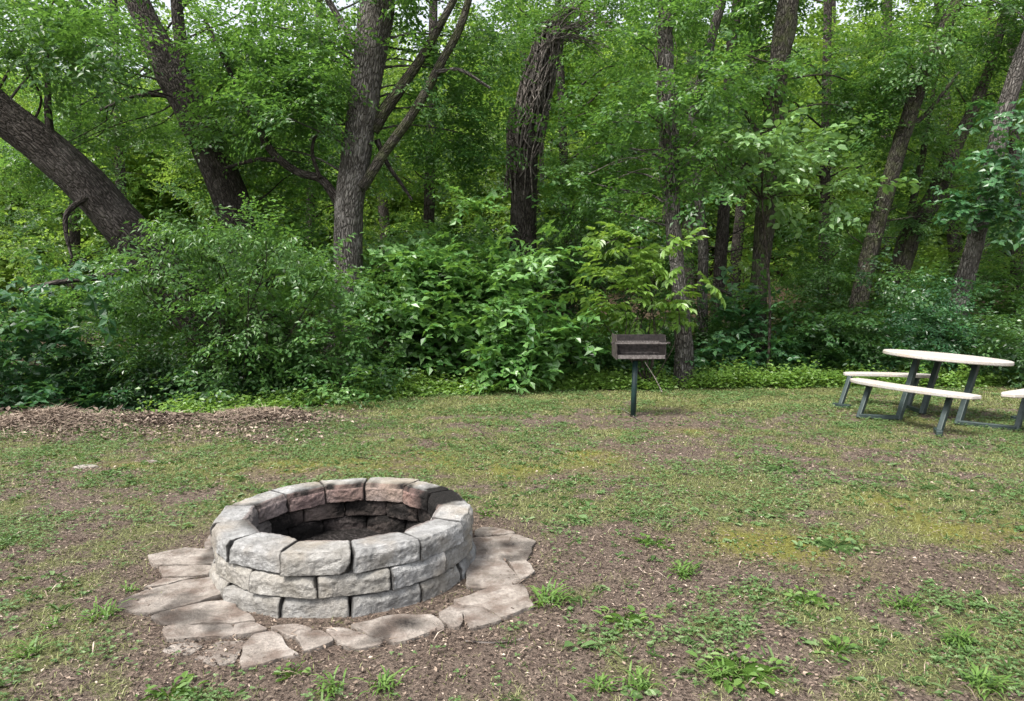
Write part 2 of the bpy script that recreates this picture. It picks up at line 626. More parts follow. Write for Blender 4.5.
gx = axis(-8.5, 8.5, .055, 260)
gy = axis(.6, 13.0, .055, 260)
XX, YY = np.meshgrid(gx, gy)
ZZ = terr(XX, YY)
g_, m_, w_, hp_ = masks(XX, YY)
nx, ny = len(gx), len(gy)
ii = (np.arange(ny - 1)[:, None] * nx + np.arange(nx - 1)[None, :]).ravel()
Q = np.stack([ii, ii + 1, ii + nx + 1, ii + nx], -1)
ground = mesh_np('ground', np.stack([XX.ravel(), YY.ravel(), ZZ.ravel()], -1), Q, M['ground'], None,
                 {'grass': ('FLOAT', 'POINT', g_.ravel()), 'moss': ('FLOAT', 'POINT', m_.ravel()), 'wood': ('FLOAT', 'POINT', w_.ravel())}, smooth=True)
tag(ground, 'patchy lawn of thin grass, moss and brown mulch', 'ground', kind='structure')

PIT = np.array([-.890, 3.625])


def scatter(n, y0, y1, power=1.0, margin=.06):
    """random points over the visible lawn, n of them between two distances"""
    y = y0 + (y1 - y0) * rng.random(n) ** power
    w = y * (512 / F + margin) + .15
    x = rng.uniform(-1, 1, n) * w
    return x, y


def pit_clear(x, y, r=.72):
    return np.hypot(x - PIT[0], y - PIT[1]) > r


# ---- lawn grass (nobody could count the blades)
def blades(fo, x, y, length, width, tint, lean=.9):
    n = len(x)
    a = rng.uniform(0, 2 * PI, n)
    up = np.abs(rng.normal(lean, .45, n))
    d = np.stack([np.cos(a), np.sin(a), .25 + up], -1)
    d = norm(d)
    nn = np.stack([-np.cos(a), -np.sin(a), np.full(n, .6)], -1)
    fo.raw(np.stack([x, y, terr(x, y) - .004], -1), d, nn, length, width, tint)


gr = Foliage((np.array([[0, .5, 0], [.55, .38, .03], [1, 0, -.18], [.55, -.38, .03], [0, -.5, 0]]), np.array([[0, 1, 3, 4]])))
BL = (np.array([[0, .5, 0], [.6, .34, .02], [1, 0, -.16], [.6, -.34, .02], [0, -.5, 0]]),)
# a blade: a quad and a tip folded over
BLADE = (np.array([[0, .5, 0], [.55, .40, .02], [1, 0, -.2], [.55, -.40, .02], [0, -.5, 0], [1, 0, -.2]]), np.array([[0, 1, 3, 4], [1, 2, 5, 3]]))
gr = Foliage(BLADE)
for (n, y0, y1, l0, l1, wd, dens) in ((90000, 1.75, 4.2, .016, .045, .0032, .8), (120000, 4.2, 7.5, .018, .045, .0050, .95), (130000, 7.5, 12.4, .022, .055, .0085, 1.0)):
    x, y = scatter(n, y0, y1, .75)
    g, m, w, hp = masks(x, y)
    k = (rng.random(n) < g * dens * (1 - .6 * m) + .05 * (1 - w) * (1 - hp)) & pit_clear(x, y)
    x, y = x[k], y[k]
    gg = fbm(x * 1.7, y * 1.7, 61)
    blades(gr, x, y, rng.uniform(l0, l1, len(x)), wd * rng.uniform(.7, 1.3, len(x)), .25 + .75 * gg + rng.normal(0, .27, len(x)), .5)
tag(gr.build('lawn_grass', M['grass']), 'thin short yellow-green grass growing over the clearing', 'grass', kind='stuff')

# ---- clover and small broad weeds spread through the lawn
cl = Foliage()
for (n, y0, y1, s0, dens) in ((60000, 1.75, 4.5, .012, .6), (90000, 4.5, 8, .0135, .8), (70000, 8, 12.3, .020, .9)):
    x, y = scatter(n, y0, y1, .75)
    g, m, w, hp = masks(x, y)
    q = fbm(x * 2.1, y * 2.1, 81) + .25 * (fbm(x * 9, y * 9, 82) - .5)
    k = (rng.random(n) < (1 - .9 * m) * dens * (g ** .6 * sstep(.38, .62, q) + .03 * (1 - w) * (1 - hp))) & pit_clear(x, y, 1.12)
    x, y = x[k], y[k]
    n = len(x)
    a0 = rng.uniform(0, 2 * PI, n)
    hh = rng.uniform(.008, .03, n)
    sz = s0 * rng.uniform(.7, 1.4, n)
    tt = .45 + .5 * (fbm(x * 1.3, y * 1.3, 85) - .5) + rng.normal(0, .24, n)
    for j in range(3):
        a = a0 + j * 2 * PI / 3
        d = np.stack([np.cos(a), np.sin(a), rng.uniform(-.1, .5, n)], -1)
        cl.raw(np.stack([x, y, terr(x, y) + hh], -1), d, np.stack([rng.normal(0, .3, n), rng.normal(0, .3, n), np.ones(n)], -1), sz, sz * .85, tt)
tag(cl.build('clover_leaves', M['weed']), 'small clover leaves spread through the thin lawn', 'clover', kind='stuff')

# ---- ragged little weeds and grass sprigs too many to count
wd_ = Foliage(LEAF6)
x, y = scatter(9000, 1.75, 9.0, .8)
g, m, w, hp = masks(x, y)
k = (rng.random(len(x)) < (.10 + .8 * g) * sstep(.36, .60, fbm(x * 1.6, y * 1.6, 88)) * (1 - w) * (1 - hp)) & pit_clear(x, y, 1.2)
x, y = x[k], y[k]
n = len(x)
size = rng.uniform(.015, .05, n) * (1 + .5 * (rng.random(n) < .12))
t0 = .45 + rng.normal(0, .25, n)
kind_ = rng.random(n)
kind_ = kind_ * .8
t0 = t0 + .18 * (kind_ < .5)
asp = np.where(kind_ < .5, rng.uniform(.10, .2, n), rng.uniform(.4, .75, n))
a0 = rng.uniform(0, 2 * PI, n)
for j in range(9):
    q = rng.random(n) < np.where(kind_ < .5, .95, .7)
    a = a0 + j * 2.4 + rng.normal(0, .4, n)
    up = np.where(kind_ < .5, np.abs(rng.normal(.5, .45, n)), rng.normal(.12, .25, n))
    d = np.stack([np.cos(a), np.sin(a), up], -1)
    L = size * rng.uniform(.5, 1.15, n)
    off = rng.normal(0, .3, (2, n)) * size
    pos = np.stack([x + off[0], y + off[1], terr(x, y) + rng.uniform(.0, .25, n) * size], -1)
    nn = np.stack([rng.normal(0, .35, n) - .3 * np.cos(a), rng.normal(0, .35, n) - .3 * np.sin(a), np.ones(n)], -1)
    wd_.raw(pos[q], d[q], nn[q], L[q], (L * asp)[q], (t0 + rng.normal(0, .16, n))[q])
tag(wd_.build('lawn_weeds', M['weed']), 'ragged little weeds and grass sprigs growing all over the clearing', 'weeds', kind='stuff')

# ---- mulch, chips and dead leaves on the clearing
lt = Foliage()
for (n, y0, y1, s0, s1, pw) in ((120000, 1.75, 4.5, .005, .026, .8), (95000, 4.5, 8.0, .010, .034, .8), (30000, 8.0, 12.6, .018, .05, .8)):
    x, y = scatter(n, y0, y1, pw)
    g, m, w, hp = masks(x, y)
    k = (rng.random(n) < np.clip(1.0 - .75 * g - .5 * m, .12, 1)) & pit_clear(x, y, .70)
    x, y = x[k], y[k]
    n = len(x)
    a = rng.uniform(0, 2 * PI, n)
    d = np.stack([np.cos(a), np.sin(a), rng.normal(0, .18, n)], -1)
    s = s0 + (s1 - s0) * rng.random(n) ** 2.2
    lt.raw(np.stack([x, y, terr(x, y) + rng.uniform(.001, .016, n)], -1), d, np.stack([rng.normal(0, .35, n), rng.normal(0, .35, n), np.ones(n)], -1), s,
           s * rng.uniform(.18, .6, n), .38 + .05 * (y > 4.5) + rng.normal(0, .26, n) + (rng.random(n) < .03) * .4)
x, y = scatter(1500, 1.75, 9.0, .8)                         # thin twigs
k = pit_clear(x, y, .75)
x, y = x[k], y[k]
n = len(x)
a = rng.uniform(0, 2 * PI, n)
lt.raw(np.stack([x, y, terr(x, y) + rng.uniform(.004, .02, n)], -1), np.stack([np.cos(a), np.sin(a), rng.normal(0, .12, n)], -1), np.tile([.02, .03, 1.0], (n, 1)),
       rng.uniform(.04, .15, n), rng.uniform(.003, .006, n), .68 + rng.normal(0, .22, n))
tag(lt.build('wood_litter', M['litter']), 'brown wood chips and dead leaves scattered over the clearing', 'litter', kind='stuff')

# ---- raked heap of dead leaves
hp = Foliage()
n = 62000
x = rng.uniform(-7.0, -1.3, n)
y = rng.uniform(6.5, 8.7, n)
k = rng.random(n) < np.maximum(sstep(.015, .10, terr(x, y)) * (y < 8.5), .22 * sstep(6.5, 7.2, y) * sstep(-1.6, -2.6, x))
x, y = x[k], y[k]
n = len(x)
a = rng.uniform(0, 2 * PI, n)
d = np.stack([np.cos(a), np.sin(a), rng.normal(0, .35, n)], -1)
s = rng.uniform(.018, .062, n)
hp.raw(np.stack([x, y, terr(x, y) + rng.uniform(-.004, .035, n)], -1), d, np.stack([rng.normal(0, .55, n), rng.normal(0, .55, n), np.ones(n)], -1), s,
       s * rng.uniform(.2, .65, n), .56 + .5 * (fbm(x * 2.5, y * 2.5, 15) - .5) + rng.normal(0, .25, n))
n = 5000                                                    # dry stalks over the two humps
hx = np.where(rng.random(n) < .55, rng.normal(-5.0, .33, n), rng.normal(-3.05, .33, n))
hy = np.where(hx < -4, rng.normal(7.42, .2, n), rng.normal(7.82, .2, n))
a = rng.uniform(0, 2 * PI, n)
hp.raw(np.stack([hx, hy, terr(hx, hy) + .01], -1), np.stack([np.cos(a), np.sin(a), rng.normal(.1, .3, n)], -1), np.stack([rng.normal(0, .5, n), rng.normal(0, .5, n), np.ones(n)], -1),
       rng.uniform(.08, .2, n), np.full(n, .006), .72 + rng.normal(0, .12, n))
tag(hp.build('leaf_heap', M['litter']), 'low heap of raked dead leaves along the left edge of the lawn', 'leaf pile', kind='stuff')

# ---- forest floor litter
fl = Foliage()
n = 26000
y = 8.6 + 13 * rng.random(n) ** 1.3
x = rng.uniform(-.85, .85, n) * y
g, m, w, h_ = masks(x, y)
k = rng.random(n) < w
x, y = x[k], y[k]
n = len(x)
a = rng.uniform(0, 2 * PI, n)
s = rng.uniform(.05, .13, n)
fl.raw(np.stack([x, y, terr(x, y) + rng.uniform(.0, .03, n)], -1), np.stack([np.cos(a), np.sin(a), rng.normal(0, .3, n)], -1),
       np.stack([rng.normal(0, .4, n), rng.normal(0, .4, n), np.ones(n)], -1), s, s * rng.uniform(.3, .6, n), .38 + rng.normal(0, .18, n))
tag(fl.build('forest_litter', M['litter']), 'dead brown leaves covering the floor of the woods', 'litter', kind='stuff')

# ---- bright ground cover along the foot of the woods
gc = Foliage()
n = 20000
t_ = rng.random(n)
px = rng.uniform(150, 1080, n)
py = np.interp(px, [150, 250, 330, 420, 560, 700, 850, 1080], [411, 404, 399, 391, 386, 385, 383, 383])
gz = np.array([G(a, b) for a, b in zip(px, py)])
x = gz[:, 0] + rng.normal(0, .12, n)
y = gz[:, 1] + rng.uniform(-.65, .85, n) + .35 * (fbm(gz[:, 0] * 1.5, gz[:, 0] * 0, 23) - .5)
k = rng.random(n) < sstep(.25, .55, fbm(x * 1.1, y * 1.1, 24)) * np.clip((px - 150) / 180, .06, 1) + .15 * (px > 250)
x, y = x[k], y[k]
n = len(x)
hh = np.abs(rng.normal(.09, .08, n)) * (.5 + 1.3 * fbm(x * 2, y * 2, 25)) * sstep(-.2, .5, y - np.interp(x, [-4, -2.5, -1, 8], [8.8, 9.7, 10.7, 11.2]) + .3)
for j in range(6):
    a = rng.uniform(0, 2 * PI, n)
    d = np.stack([np.cos(a), np.sin(a), rng.normal(.05, .35, n)], -1)
    sz = rng.uniform(.04, .085, n)
    gc.raw(np.stack([x + rng.normal(0, .03, n), y + rng.normal(0, .03, n), terr(x, y) + .01 + hh * rng.uniform(.4, 1.2, n)], -1), d,
           np.stack([rng.normal(0, .35, n), rng.normal(0, .35, n) - .2, np.ones(n)], -1), sz, sz * .7, .5 + rng.normal(0, .2, n))
tag(gc.build('ground_cover', M['leaf_lime']), 'low bright green weeds along the foot of the woods', 'ground cover', kind='stuff')


# ------------------------------------------------------------------ fire pit
def stone_mat(name, stone, soil):
    t = NT(name)
    p = t.pos()
    n1 = t.noise(9, 5, .65, p)
    n2 = t.noise(60, 5, .7, p)
    n3 = t.noise(3.5, 3, .5, p)
    n4 = t.noise(260, 2, .5, p)
    tone = t.attr('tone').outputs['Fac']
    col = t.ramp(n1, [(.28, stone[0]), (.5, stone[1]), (.72, stone[2])])
    col = t.mix(1.0, col, t.ramp(n2, [(.25, .62), (.55, 1.0), (.8, 1.12)]), 'MULTIPLY')
    col = t.mix(t.ramp(n4, [(.62, 0), (.75, .35)]), col, tuple(c * .35 for c in stone[0]))
    col = t.mix(1.0, col, t.ramp(tone, [(0, .70), (1, 1.18)]), 'MULTIPLY')
    col = t.mix(t.ramp(n3, [(.48, 0), (.70, .55)]) if name != 'brownish_flagstone' else t.ramp(t.noise(7, 5, .6, p), [(.46, 0), (.64, .7)]), col, soil)
    warm = t.attr('warm').outputs['Fac']
    col = t.mix(warm, col, t.ramp(n2, [(.3, (.15, .125, .085)), (.7, (.31, .27, .20))]))
    red = t.attr('red').outputs['Fac']
    soot = t.attr('soot').outputs['Fac']
    rcol = t.ramp(n2, [(.3, (.070, .030, .024)), (.55, (.165, .080, .066)), (.75, (.27, .155, .135))])
    col = t.mix(t.math('MULTIPLY', red, t.ramp(n1, [(.25, .55), (.55, 1)])), col, rcol)
    scol = t.ramp(n2, [(.35, (.003, .0028, .0026)), (.7, (.015, .0125, .0115))])
    sm = t.math('ADD', soot, t.math('MULTIPLY', t.math('SUBTRACT', n2, .5), t.math('MULTIPLY', soot, 1.3)), True)
    col = t.mix(t.ramp(sm, [(.12, 0), (.80, 1)]), col, scol)
    hgt = t.math('ADD', t.math('MULTIPLY', n2, .7), t.math('ADD', t.math('MULTIPLY', n1, .6), t.math('MULTIPLY', n4, .12)))
    return t.done(t.pbsdf(col, .88, t.bump(hgt, .8, .02), 0, .2))


M['block'] = stone_mat('weathered_grey_stone', ((.120, .118, .114), (.235, .233, .229), (.37, .37, .368)), (.24, .195, .14))
M['flag'] = stone_mat('brownish_flagstone', ((.13, .115, .099), (.265, .242, .214), (.40, .372, .336)), (.085, .062, .048))


def rounded_block(sx, sy, sz, b, cuts):
    """vertices of a rounded box, half sizes, in metres; returns V, faces"""
    bm = bmesh.new()
    bmesh.ops.create_cube(bm, size=2)
    bmesh.ops.subdivide_edges(bm, edges=bm.edges[:], cuts=cuts, use_grid_fill=True)
    V = np.array([v.co[:] for v in bm.verts])
    V = np.sign(V) * np.abs(V) ** .80            # rings crowd towards the edges
    Fq = np.array([[v.index for v in f.verts] for f in bm.faces])
    bm.free()
    hs = np.array([sx, sy, sz])
    Pm = V * hs
    q = np.clip(Pm, -hs + b, hs - b)
    d = Pm - q
    L = np.linalg.norm(d, axis=1, keepdims=True)
    Pm = np.where(L > 1e-6, q + d / np.maximum(L, 1e-6) * np.minimum(L, b), Pm)
    return V, Pm, Fq


def n3d(Pw, s, seed, o=3):
    return np.array([mnoise.fractal(Vector((p[0] * s + seed, p[1] * s, p[2] * s)), 1.0, 2.0, o) for p in Pw])


fire_pit = thing('fire_pit', (PIT[0], PIT[1], 0), 'round fire pit of three courses of weathered grey stone blocks', 'fire pit')
RO = .680
courses = [(-.035, .113, 13, .130, .000), (.082, .097, 13, .385, .000), (.183, .104, 13, .136, .004)]
br = np.random.default_rng(12)
for ci, (z0, hgt, nb, ph, proud) in enumerate(courses):
    cuts_ang = ph + np.arange(nb) * 2 * PI / nb + br.normal(0, .016, nb)
    cuts_ang = np.append(cuts_ang, cuts_ang[0] + 2 * PI)
    for bi in range(nb):
        a0, a1 = cuts_ang[bi], cuts_ang[bi + 1]
        am, da = (a0 + a1) / 2, (a1 - a0)
        ro = RO + (.012, .006, .0)[ci] + br.normal(0, .006)
        dep = (.178 if ci == 2 else .165) + br.normal(0, .006)
        hz = hgt * (1 + br.normal(0, .02))
        sx = ro * math.sin(da / 2) - .0045
        U, Pm, Fq = rounded_block(sx, dep / 2, hz / 2, .006, 21)
        # the block narrows towards the middle of the ring; its outer face is straight with split-rock relief
        depth_frac = (Pm[:, 1] / dep + .5)                   # 0 inner .. 1 outer
        narrow = (ro - dep * (1 - depth_frac)) / ro
        Pm[:, 0] *= narrow
        seed = br.uniform(0, 100)
        face = sstep(.55, .98, np.abs(U[:, 1]))
        nz = n3d(Pm, 8, seed, 2) * .008 + np.abs(n3d(Pm, 14, seed + 9, 2)) * .009 + n3d(Pm, 45, seed + 3, 2) * .0035 - .003
        nz2 = n3d(Pm, 9, seed + 31, 2) * .003 + n3d(Pm, 40, seed + 31, 2) * .0035
        Pm[:, 1] += np.sign(U[:, 1]) * face * (nz + .006 * (1 - (U[:, 0]) ** 2) - .014 * sstep(.35, 1, U[:, 2]))
        Pm[:, 2] += nz2 * (np.abs(U[:, 2]) > .9) * (.9 if ci < 2 else .8)
        Pm[:, 0] += nz2 * .5 * (np.abs(U[:, 0]) > .9)
        # chipped corners
        for _ in range(2):
            cnr = np.array([br.choice([-1, 1]) * sx, br.choice([1, 1, -1]) * dep / 2, br.choice([-1, 1, 1]) * hz / 2])
            dd = np.linalg.norm(Pm - cnr, axis=1)
            Pm += (np.array([0, 0, 0]) - cnr)[None] * (.09 * np.exp(-(dd / .035) ** 2))[:, None]
        tlt = br.normal(0, .012)
        Pm[:, 2] += Pm[:, 0] * tlt + (Pm[:, 1] * br.normal(0, .02))
        yaw = br.normal(0, .018)
        rc = ro * math.cos(da / 2) - dep / 2
        ca, sa = math.cos(am + yaw), math.sin(am + yaw)
        er = np.array([ca, sa, 0])
        et = np.array([-sa, ca, 0])
        cen = np.array([PIT[0] + math.cos(am) * rc, PIT[1] + math.sin(am) * rc, z0 + hz / 2])
        W = cen + Pm[:, :1] * et + Pm[:, 1:2] * er + Pm[:, 2:] * np.array([0, 0, 1.0])
        inner = sstep(-.1, -.75, U[:, 1]) if ci < 2 else sstep(-.62, -.86, U[:, 1])
        back = sstep(-.2, .5, math.sin(am))
        red = inner * (br.uniform(.45, 1.0) if ci == 2 else .45) * (.35 + .65 * back)
        angv = np.arctan2(W[:, 1] - PIT[1], W[:, 0] - PIT[0])
        soot = inner * np.clip({0: .80, 1: .62, 2: .12}[ci] + 1.3 * (fbm(angv * 2.2 + 9, W[:, 2] * 7 + 3, 37) - .5) + br.normal(0, .06), 0, 1) * (.5 + .5 * back)
        topn = (U[:, 2] > .6) * 1.0
        if ci == 2:                                            # smoke stains on the back blocks, one block charred black
            soot = np.maximum(soot, topn * sstep(.7, -.8, U[:, 1]) * np.clip(.5 + 1.6 * (fbm(angv * 3 + 2, W[:, 0] * 9, 38) - .45), 0, 1) * back)
            dist = abs((am - .62 + PI) % (2 * PI) - PI)
            ch = math.exp(-(dist / .26) ** 2)
            soot = np.maximum(soot, np.clip(1.7 * np.exp(-((angv - .50 + .35 * (fbm(W[:, 0] * 11, W[:, 1] * 11, 39) - .5)) / .30) ** 2), 0, 1) * .98 * sstep(1.7, .6, U[:, 1]))
            dist = abs((am - 3.75 + PI) % (2 * PI) - PI)
            soot = np.maximum(soot, math.exp(-(dist / .25) ** 2) * .55 * sstep(.4, -.8, U[:, 1]) * topn)
            soot = np.maximum(soot, (1 - back) * inner * .35)
        soot = np.maximum(soot, .6 * sstep(.965, .999, np.abs(U[:, 0])))
        soot = np.maximum(soot, .5 * sstep(-.965, -.999, U[:, 2]))
        nv = len(W)
        tone = np.full(nv, np.clip(.55 + br.normal(0, .18) + (.10 if ci == 2 else -.06) - .12 * (math.cos(am) < -.7), 0, 1))
        mesh_np('stone_block', W, Fq, M['block'], fire_pit,
                {'warm': ('FLOAT', 'POINT', np.full(nv, np.clip((.0 if ci == 2 else .22) + br.normal(0, .14), 0, .6))), 'tone': ('FLOAT', 'POINT', tone), 'red': ('FLOAT', 'POINT', red), 'soot': ('FLOAT', 'POINT', soot)}, smooth=False)

# bed of ash in the pit
t = NT('ash_and_charcoal')
p = t.pos()
n1 = t.noise(40, 5, .7, p)
col = t.ramp(n1, [(.3, (.005, .0046, .0042)), (.55, (.026, .023, .022)), (.75, (.11, .10, .097))])
M['ash'] = t.done(t.pbsdf(col, .95, t.bump(n1, 1, .03), 0, .1))
rr = np.linspace(0, .535, 22)
th = np.linspace(0, 2 * PI, 64, endpoint=False)
A, B = np.meshgrid(rr, th, indexing='ij')
X, Y = PIT[0] + A * np.cos(B), PIT[1] + A * np.sin(B)
Z = -.035 + .05 * (fbm(X * 5, Y * 5, 33) - .5) + .03 * (fbm(X * 18, Y * 18, 34) - .5) + .03 * (A / .53) ** 2
i = np.arange(21)[:, None] * 64
j = np.arange(64)[None, :]
Q = np.stack([i + j, i + 64 + j, i + 64 + (j + 1) % 64, i + (j + 1) % 64], -1).reshape(-1, 4)
mesh_np('ash_bed', np.stack([X.ravel(), Y.ravel(), Z.ravel()], -1), Q, M['ash'], fire_pit, smooth=True)

# ------------------------------------------------------------------ flagstones round the pit
FL = [
    ([(105, 235), (190, 215), (262, 222), (264, 250), (120, 256)], 'long tan flagstone at the far left of the fire pit, behind two slimmer ones'),
    ([(130, 259), (250, 256), (256, 275), (145, 280)], 'slim straight flagstone between two long ones left of the fire pit'),
    ([(95, 306), (140, 284), (217, 281), (150, 297)], 'narrow sliver of flagstone wedged behind the largest left-hand flagstone'),
    ([(40, 337), (100, 310), (185, 288), (265, 282), (292, 312), (222, 338), (100, 362), (45, 352)], 'largest flagstone, a long pointed slab reaching out left of the fire pit'),
    ([(110, 371), (230, 340), (300, 337), (347, 377), (145, 388)], 'wide wedge-shaped flagstone in front of the longest pointed slab'),
    ([(143, 394), (290, 389), (296, 412), (152, 422)], 'oblong flagstone lying in front of the wide wedge-shaped flagstone'),
    ([(299, 389), (345, 382), (368, 394), (372, 399), (303, 412)], 'small flagstone at the foot of the blocks beside the oblong one'),
    ([(138, 442), (160, 430), (215, 427), (232, 433), (200, 452)], 'half-buried flagstone showing as a faint patch in the soil, front left of the pit'),
    ([(205, 462), (260, 422), (325, 422), (300, 471), (255, 479)], 'four-sided flagstone at the front left, beside the half-buried one'),
    ([(318, 440), (342, 410), (388, 402), (446, 455), (314, 491)], 'large fan-shaped flagstone lying nearest the camera'),
    ([(378, 393), (440, 388), (474, 397), (428, 414)], 'small flagstone touching the front blocks behind the fan-shaped one'),
    ([(433, 417), (485, 400), (520, 425), (453, 450)], 'diamond-shaped flagstone just right of the fan-shaped one'),
    ([(502, 399), (545, 397), (632, 430), (556, 440)], 'triangular flagstone between the diamond-shaped one and the broad stained one'),
    ([(556, 390), (640, 370), (735, 364), (766, 395), (655, 429)], 'broad pale flagstone with a dark stain in front of the pit, right of centre'),
    ([(752, 361), (785, 344), (806, 349), (801, 392), (780, 390)], 'small five-sided flagstone near the right front of the fire pit'),
    ([(808, 352), (845, 350), (895, 379), (826, 397)], 'small grey flagstone next to the five-sided one, under a tuft of weed'),
    ([(785, 331), (850, 311), (940, 298), (966, 350), (895, 373), (848, 347), (800, 344)], 'broad flagstone at the right front with a ragged outer end'),
    ([(812, 297), (826, 241), (893, 239), (940, 290), (905, 300), (820, 303)], 'big squarish flagstone against the right side of the fire pit'),
    ([(907, 243), (940, 240), (970, 270), (938, 289)], 'small outer flagstone right of the big squarish one'),
    ([(832, 178), (850, 170), (925, 184), (840, 190)], 'thin flagstone farthest back on the right of the pit'),
    ([(832, 195), (925, 188), (970, 205), (950, 244), (828, 235)], 'flagstone with a dark stain behind the big squarish one on the right'),
    ([(233, 212), (250, 185), (268, 190), (268, 216)], 'small corner of flagstone peeping out behind the left of the pit'),
]
fr = np.random.default_rng(5)
for poly, lab in FL:
    pts = np.array([G(100 + a / 2.226, 450 + b / 2.226, .012)[:2] for a, b in poly])
    c = pts.mean(0)
    # ragged outline: subdivide and jitter the edges
    out = []
    for k in range(len(pts)):
        a, b = pts[k], pts[(k + 1) % len(pts)]
        L = np.linalg.norm(b - a)
        n = max(2, int(L / .022))
        nrm = np.array([b[1] - a[1], a[0] - b[0]]) / (L + 1e-9)
        for s in np.arange(n) / n:
            q = a + (b - a) * s
            w = (fbm(np.array([q[0] * 9]), np.array([q[1] * 9]), 44)[0] - .5) * .06 * min(1, 6 * s * (1 - s) + .2)
            out.append(q + nrm * w)
    out = np.array(out)
    # round the corners
    for _ in range(1):
        out = .22 * np.roll(out, 1, 0) + .56 * out + .22 * np.roll(out, -1, 0)
    out = c + (out - c) * (1 + .005 / np.linalg.norm(out - c, axis=1, keepdims=True))
    rings = [(1.0, -.03), (1.0, .011), (.993, .016), (.97, .017), (.8, .017), (.55, .017), (.28, .017)]
    V, n = [], len(out)
    tilt = fr.normal(0, .012, 2)
    for (s, z) in rings:
        q = c + (out - c) * s
        zz = z + (.010 * (fbm(q[:, 0] * 7, q[:, 1] * 7, 46) - .5) + .004 * (fbm(q[:, 0] * 28, q[:, 1] * 28, 47) - .5) if z > .012 else 0)
        zz = zz + (q - c) @ tilt + (-.011 if 'half-buried' in lab else 0) + terr(q[:, 0], q[:, 1]) * .5
        V.append(np.column_stack([q, zz * np.ones(n)]))
    V.append(np.array([[c[0], c[1], V[-1][:, 2].mean()]]))
    V = np.vstack(V)
    j = np.arange(n)
    Qs = [np.stack([k * n + j, k * n + (j + 1) % n, (k + 1) * n + (j + 1) % n, (k + 1) * n + j], -1) for k in range(len(rings) - 1)]
    tri = np.stack([(len(rings) - 1) * n + j, (len(rings) - 1) * n + (j + 1) % n, np.full(n, len(V) - 1)], -1)
    nv = len(V)
    st = .55 * sstep(.50, .68, fbm(V[:, 0] * 5.5, V[:, 1] * 5.5, 48))
    if 'dark stain' in lab:
        st = np.maximum(st, .75 * np.exp(-((V[:, 0] - c[0] - .02) / .10) ** 2 - ((V[:, 1] - c[1] - .01) / .07) ** 2))
    o = mesh_np('flagstone', V, [np.vstack(Qs), tri], M['flag'], None,
                {'tone': ('FLOAT', 'POINT', np.full(nv, np.clip(.5 + fr.normal(0, .2), 0, 1))), 'red': ('FLOAT', 'POINT', np.zeros(nv) + .12), 'soot': ('FLOAT', 'POINT', st)},
                smooth=False, loc=(c[0], c[1], 0))
    # outward normals
    me = o.data
    bmm = bmesh.new()
    bmm.from_mesh(me)
    bmesh.ops.recalc_face_normals(bmm, faces=bmm.faces)
    bmm.to_mesh(me)
    bmm.free()
    tag(o, lab, 'flagstone', 'flagstones laid around the fire pit')

# two flat stones sunk in the lawn at the left
for (x, y, rx, ry, lab) in ((86, 467, .10, .06, 'larger pale flat stone sunk in the lawn between the leaf heap and fire pit'),
                            (150, 462, .07, .04, 'smaller pale flat stone sunk in the lawn in front of the leaf heap')):
    g = G(x, y)
    th = np.linspace(0, 2 * PI, 20, endpoint=False)
    rad = 1 + .25 * (vnoise(np.cos(th) * 2 + x, np.sin(th) * 2, 3) - .5)
    V = []
    for (s, z) in ((1.05, -.02), (1, .006), (.85, .012), (.4, .014)):
        V.append(np.column_stack([g[0] + rx * rad * s * np.cos(th), g[1] + ry * rad * s * np.sin(th), np.full(20, z)]))
    V = np.vstack(V + [np.array([[g[0], g[1], .014]])])
    j = np.arange(20)
    Qs = [np.stack([k * 20 + j, k * 20 + (j + 1) % 20, (k + 1) * 20 + (j + 1) % 20, (k + 1) * 20 + j], -1) for k in range(3)]
    tri = np.stack([60 + j, 60 + (j + 1) % 20, np.full(20, 80)], -1)
    nv = len(V)
    o = mesh_np('flat_stone', V, [np.vstack(Qs), tri], M['flag'], None, {k: ('FLOAT', 'POINT', np.full(nv, v)) for k, v in (('tone', .5), ('red', 0), ('soot', .1))}, smooth=True, loc=g)
    tag(o, lab, 'stone')

# ------------------------------------------------------------------ charcoal grill on a post
t = NT('rusty_grill_steel')
p = t.coord('Object')
n1 = t.noise(22, 5, .65, p)
n2 = t.noise(90, 4, .6, p)
col = t.ramp(n1, [(.3, (.019, .016, .0155)), (.5, (.048, .040, .038)), (.7, (.115, .099, .095))])
col = t.mix(t.ramp(n2, [(.5, 0), (.75, .6)]), col, (.05, .035, .03))
M['rust'] = t.done(t.pbsdf(col, .75, t.bump(n2, .3, .004), .25, .3))
t = NT('sooty_grill_steel')
n1 = t.noise(30, 4, .6, t.coord('Object'))
M['sooty'] = t.done(t.pbsdf(t.ramp(n1, [(.35, (.012, .011, .011)), (.7, (.045, .037, .036))]), .8, None, .2, .3))
t = NT('worn_grate_steel')
n1 = t.noise(40, 4, .6, t.coord('Object'))
M['worn'] = t.done(t.pbsdf(t.ramp(n1, [(.35, (.075, .064, .061)), (.7, (.20, .18, .174))]), .7, None, .3, .3))
t = NT('dark_green_post_paint')
n1 = t.noise(18, 4, .6, t.coord('Object'))
M['green_post'] = t.done(t.pbsdf(t.ramp(n1, [(.35, (.006, .022, .022)), (.7, (.013, .040, .037))]), .45, None, 0, .5))


def add_box(bm, lo, hi, bev=0.0, rot=None, cen=None):
    lo, hi = np.array(lo, float), np.array(hi, float)
    r = bmesh.ops.create_cube(bm, size=1)
    vs = r['verts']
    for v in vs:
        v.co = Vector((lo + hi) / 2 + np.array(v.co) * (hi - lo))
    if bev:
        es = list({e for v in vs for e in v.link_edges})
        bmesh.ops.bevel(bm, geom=es, offset=bev, segments=2, affect='EDGES', profile=.5)
    return vs


